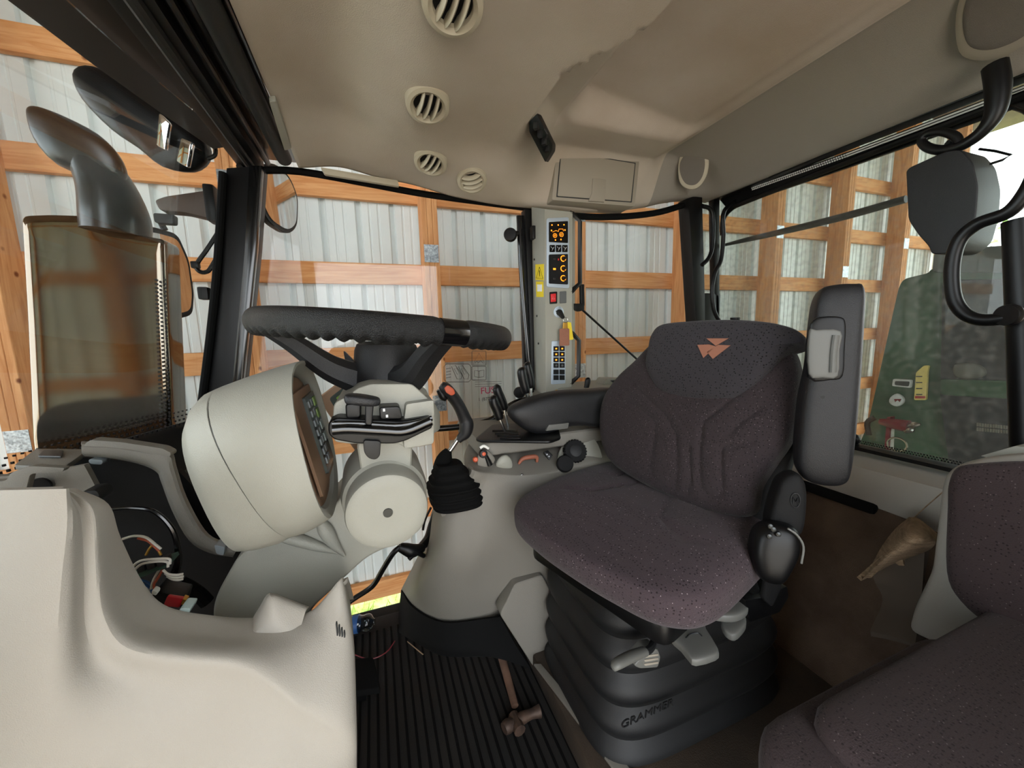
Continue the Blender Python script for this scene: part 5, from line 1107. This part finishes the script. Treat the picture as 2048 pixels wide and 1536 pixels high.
tag(MB().tube(PL([(1985, 232), (1998, 212), (2025, 205), (2060, 214), (2090, 240)], X=1.46), 0.014, 12).build('outer_rail', 'black'), 'black tube arch outside the rear window near the upper right corner', 'rail')
# jute sack, tub and string behind the seat
js_ = [rw([(1818, 1034, .50), (1835, 1036, .48), (1855, 1050, .46), (1874, 1066, .44)]), rw([(1790, 1058, .50), (1812, 1062, .46), (1842, 1072, .43), (1872, 1080, .42)]), rw([(1762, 1095, .50), (1785, 1096, .47), (1822, 1092, .44), (1868, 1092, .42)]), rw([(1738, 1140, .51), (1765, 1122, .48), (1800, 1112, .46), (1850, 1104, .44)]), rw([(1722, 1162, .52), (1742, 1152, .51), (1770, 1136, .49), (1800, 1122, .47)])]
sk_ = thing('jute_sack', 'crumpled brown jute cloth hanging by a string behind the seats', 'cloth', P(1790, 1160, Y=0.55))
MB().patch(js_, 0.012, 5).build('cloth', 'jute', sk_)
MB().tube([P(1828, 1036, Y=.49), P(1850, 1015, Y=.48), P(1888, 982, Y=.46)], 0.0012, 6).build('string', 'jute', sk_)
tag(MB().patch([rw([(1745, 1120, .55), (1790, 1112, .51), (1850, 1095, .46)]), rw([(1748, 1160, .53), (1795, 1165, .49), (1845, 1170, .45)]), rw([(1765, 1200, .52), (1800, 1215, .48), (1840, 1225, .44)]), rw([(1740, 1262, .50), (1790, 1275, .46), (1830, 1290, .42)])], 0.02, 5).build('wheel_arch_cover', 'carpet_grey'), 'dull grey-brown moulded cover below the jute cloth', 'cover')
# ================================================================ machine outside the rear window
gm = thing('green_machine', 'large dark green farm machine standing behind the tractor', 'machine', V(4.2, 1.4, -1.3))
XG = 3.7
MB().prism(rnd_poly(PL([(1797, 575), (1806, 558), (1856, 546), (1862, 538), (2300, 520), (2300, 1300), (1640, 1200), (1700, 930), (1735, 850)], X=XG), 0.05), (1.2, 0, 0), 0.03, 3).build('body', 'machine_green', gm)
MB().prism(rnd_poly(PL([(1862, 545), (1866, 505), (1900, 498), (2300, 470), (2300, 545)], X=XG-.05), 0.03), (1.3, 0, 0), 0.02).build('roof', 'machine_roof', gm)
MB().prism(rnd_poly(PL([(1882, 560), (2300, 552), (2300, 1000), (1900, 960), (1878, 800)], X=XG-.06), 0.05), (0.1, 0, 0), 0.02).build('radiator_panel', 'machine_dark', gm)
MB().prism(rnd_poly(PL([(1880, 758), (2300, 770), (2300, 815), (1880, 790)], X=XG-.09), 0.02), (0.06, 0, 0), 0.01).build('cross_beam', 'machine_green', gm)
MB().prism(rnd_poly(PL([(1848, 731), (1858, 731), (1855, 742), (1852, 800), (1828, 800), (1832, 745)], X=XG-.03), 0.01), (0.02, 0, 0)).build('scale_strip', 'yellow_pale', gm)
for k in range(4): MB().prism(PL([(1832, 752+12*k), (1844, 752+12*k), (1844, 754+12*k), (1832, 754+12*k)], X=XG-.034), (0.004, 0, 0)).build('scale_mark', 'dark_mark', gm)
MB().prism(PL([(1830, 792), (1850, 792), (1850, 797), (1830, 797)], X=XG-.034), (0.004, 0, 0)).build('scale_mark', 'red', gm)
MB().prism(rnd_poly(PL([(1786, 758), (1823, 760), (1821, 776), (1784, 772)], X=XG-.03), 0.01), (0.02, 0, 0)).build('number_plate', 'white_mark', gm)
MB().prism(rnd_poly(PL([(1790, 762), (1819, 763), (1817, 773), (1789, 770)], X=XG-.035), 0.01), (0.01, 0, 0)).build('plate_field', 'dark_mark', gm)
MB().pillow(PL([(1782, 795), (1795, 787), (1808, 795), (1808, 806), (1795, 813), (1781, 806)], X=XG-.02), V(-1, 0, 0), 0.02, 0.01, 5, sub=3).build('round_badge', 'white_mark', gm)
MB().prism(PL([(1788, 798), (1802, 798), (1799, 804), (1795, 800), (1790, 804)], X=XG-.045), (0.01, 0, 0)).build('badge_mark', 'maroon', gm)
MB().pillow(PL([(1910, 730), (1940, 726), (1968, 735), (1970, 752), (1940, 758), (1912, 752)], X=XG-.09), V(-1, 0, 0), 0.03, 0.03, 3, sub=3).build('lamp', 'grey_plastic', gm)
for r_ in range(2):
    for k in range(14): MB().prism(PL([(1953+5.3*k, 846+9*r_+k*.5), (1957+5.3*k, 846+9*r_+k*.5), (1957+5.3*k, 853+9*r_+k*.5), (1953+5.3*k, 853+9*r_+k*.5)], X=XG-.07), (0.01, 0, 0)).build('tread_plate', 'beige_dark', gm)
MB().tube(PL([(1738, 870), (1735, 845), (1750, 835)], X=XG), 0.02, 8).build('handle', 'black', gm)
vs = thing('post_vice', 'red stand with a clamp and pale jaws in front of the green machine', 'stand', P(1772, 945, X=3.2))
MB().prism(PL([(1774, 834), (1781, 834), (1726, 1560), (1712, 1560)], X=3.2), (0.05, 0, 0)).build('stand', 'maroon', vs)
MB().tube(PL([(1760, 843), (1790, 848), (1818, 853)], X=3.2), [0.02, 0.035, 0.04], 10).build('clamp', 'maroon', vs)
MB().tube(PL([(1818, 853), (1830, 850), (1841, 848)], X=3.18), [0.015, 0.02, 0.008], 8).build('jaw', 'silver', vs)
MB().tube(PL([(1810, 864), (1820, 860), (1828, 862)], X=3.18), [0.012, 0.02, 0.012], 8).build('jaw', 'silver', vs)
MB().prism(PL([(1780, 850), (1784, 850), (1781, 945), (1777, 945)], X=3.22), (0.03, 0, 0)).build('pale_post', 'white', vs)
c = P(1794, 889, X=3.2); MB().tube([c+V(0, 0.05*math.cos(t), 0.045*math.sin(t)) for t in [k*math.pi/8 for k in range(16)]], 0.006, 6, smooth=1, closed=True).build('ring', 'silver', vs)
tag(MB().prism(rnd_poly(PL([(1736, 880), (1752, 870), (1746, 918), (1732, 918)], X=4.4), 0.02), (0.2, 0, 0), 0.01).build('pale_sack', 'yellow_pale'), 'pale yellow sack standing left of the green machine', 'sack')
# knob beside the folded armrest
tag(MB().lathe([(0, 0), (0.014, 0.002), (0.018, 0.008), (0.018, 0.02), (0.010, 0.024)], P(1702, 880, X=1.435), V(1, 0.1, 0.0), 20).build('window_catch', 'black'), 'round black knob peeking out right of the folded armrest', 'knob')
# ================================================================ floor level things
struct(MB().prism([P(1068, 1332, Z=0.072), P(1082, 1332, Z=0.072), P(1275, 1560, Z=0.072), P(1240, 1560, Z=0.072)], (0, 0, 0.008), 0.002).build('trim_30', 'beige_dark'))
lb = MB().prism(rnd_poly(PL([(1000, 1230), (1030, 1168), (1085, 1150), (1110, 1200), (1108, 1338), (1068, 1336)], Y=0.955), 0.012), (0, 0.05, 0), 0.008, 3)
tag(lb.build('plinth_cover', 'beige_dark'), 'pale moulded corner cover between the console and the seat bellows', 'cover')
tag(MB().patch([rw([(802, 1180, 1.37), (826, 1216, 1.18), (885, 1245, 1.06), (970, 1238, 1.02), (1000, 1234, 0.99)]), rw([(796, 1240, 1.36), (822, 1262, 1.16), (885, 1290, 1.04), (970, 1290, 1.0), (1030, 1288, .97)]), rw([(790, 1260, 1.34), (822, 1280, 1.14), (885, 1310, 1.02), (985, 1315, .98), (1062, 1338, .95)])], 0.01, 6).build('mat_upstand', 'rubber'), 'black rubber upturned edge of the floor mat around the console foot', 'mat edge')
hm = thing('hammer', 'old hammer with worn wooden handle lying on the black floor mat', 'hammer', P(1020, 1400, Z=0.0))
MB().tube([P(990, 1276, Z=.02), P(1002, 1310, Z=.018), P(1016, 1360, Z=.016), P(1030, 1412, Z=.018)], [.014, .0125, .012, .010], 12, flat=.8).build('handle', 'tool_wood', hm)
MB().tube([P(1008, 1458, Z=.02), P(1016, 1452, Z=.02), P(1030, 1446, Z=.02), P(1044, 1436, Z=.02), P(1062, 1428, Z=.02), P(1080, 1422, Z=.02)], [.014, .017, .012, .015, .012, .016], 14, smooth=2).build('head', 'rusty', hm)
MB().tube([P(1026, 1430, Z=.02), P(1040, 1462, Z=.02)], [.014, .016], 10, smooth=1).build('claw', 'rusty', hm)
bt = thing('water_bottle', 'crumpled clear plastic bottle with blue label lying beside the door sill', 'bottle', P(725, 1252, Z=0.0))
bA, bB = P(698, 1250, Z=0.032), P(750, 1243, Z=0.032)
MB().tube([bA.lerp(bB, t) for t in (0, .1, .3, .5, .7, .85, .95, 1.0)], [.012, .028, .030, .026, .029, .024, .012, .011], 16).build('body', 'bottle_plastic', bt)
MB().tube([bA.lerp(bB, t) for t in (.15, .38)], [.0305, .0300], 16, smooth=1).build('bottle_label', 'blue', bt)
tag(MB().tube([P(705, 1308, Z=.008), P(740, 1318, Z=.008), P(772, 1305, Z=.008), P(790, 1282, Z=.008)], 0.0018, 6).build('floor_wire', 'maroon'), 'thin dark red wire lying on the floor mat below the dash', 'wire')
tag(MB().tube([P(815, 1283, Z=.010), P(846, 1309, Z=.010)], 0.0018, 6, smooth=1).build('straw', 'jute'), 'short pale straw lying on the floor mat by the console foot', 'straw')
pdl = thing('pedal', 'black foot pedal half hidden behind the dash side panel', 'pedal', P(735, 1395, Z=0.02))
MB().prism(rnd_poly([P(700, 1330, Z=.10), P(748, 1325, Z=.10), P(762, 1388, Z=.08), P(705, 1396, Z=.08)], 0.01), (0, 0, 0.02), 0.004).build('pad', 'rubber', pdl)
MB().box(P(720, 1365, Z=.05)+V(0, 0, -.005), (0.03, 0.03, 0.10), 0.004).build('stem', 'black', pdl)
hs = thing('hose_connector', 'black cable with chunky plug hanging between the steering column and the console', 'cable', P(800, 1110, Y=1.2))
MB().tube([P(690, 1210, Y=1.15), P(710, 1196, Y=1.15), P(745, 1172, Y=1.14), P(765, 1140, Y=1.12), P(785, 1108, Y=1.1), P(800, 1094, Y=1.1)], 0.008, 10).build('cable', 'black', hs)
MB().tube([P(798, 1094, Y=1.1), P(812, 1098, Y=1.1), P(826, 1102, Y=1.1), P(845, 1096, Y=1.12)], [.012, .018, .020, .013], 12, smooth=2).build('plug', 'black', hs)
MB().tube([P(818, 1118, Y=1.09), P(832, 1106, Y=1.09), P(848, 1112, Y=1.1)], 0.007, 8).build('latch', 'black', hs)
MB().tube([P(840, 1096, Y=1.12), P(858, 1076, Y=1.16), P(866, 1050, Y=1.18), P(876, 1020, Y=1.2)], [.012, .016, .016, .012], 10).build('sleeve', 'black', hs)
MB().tube([P(846, 1060, Y=1.2), P(850, 1040, Y=1.2), P(862, 1015, Y=1.2)], 0.004, 8).build('thin_cable', 'black', hs)
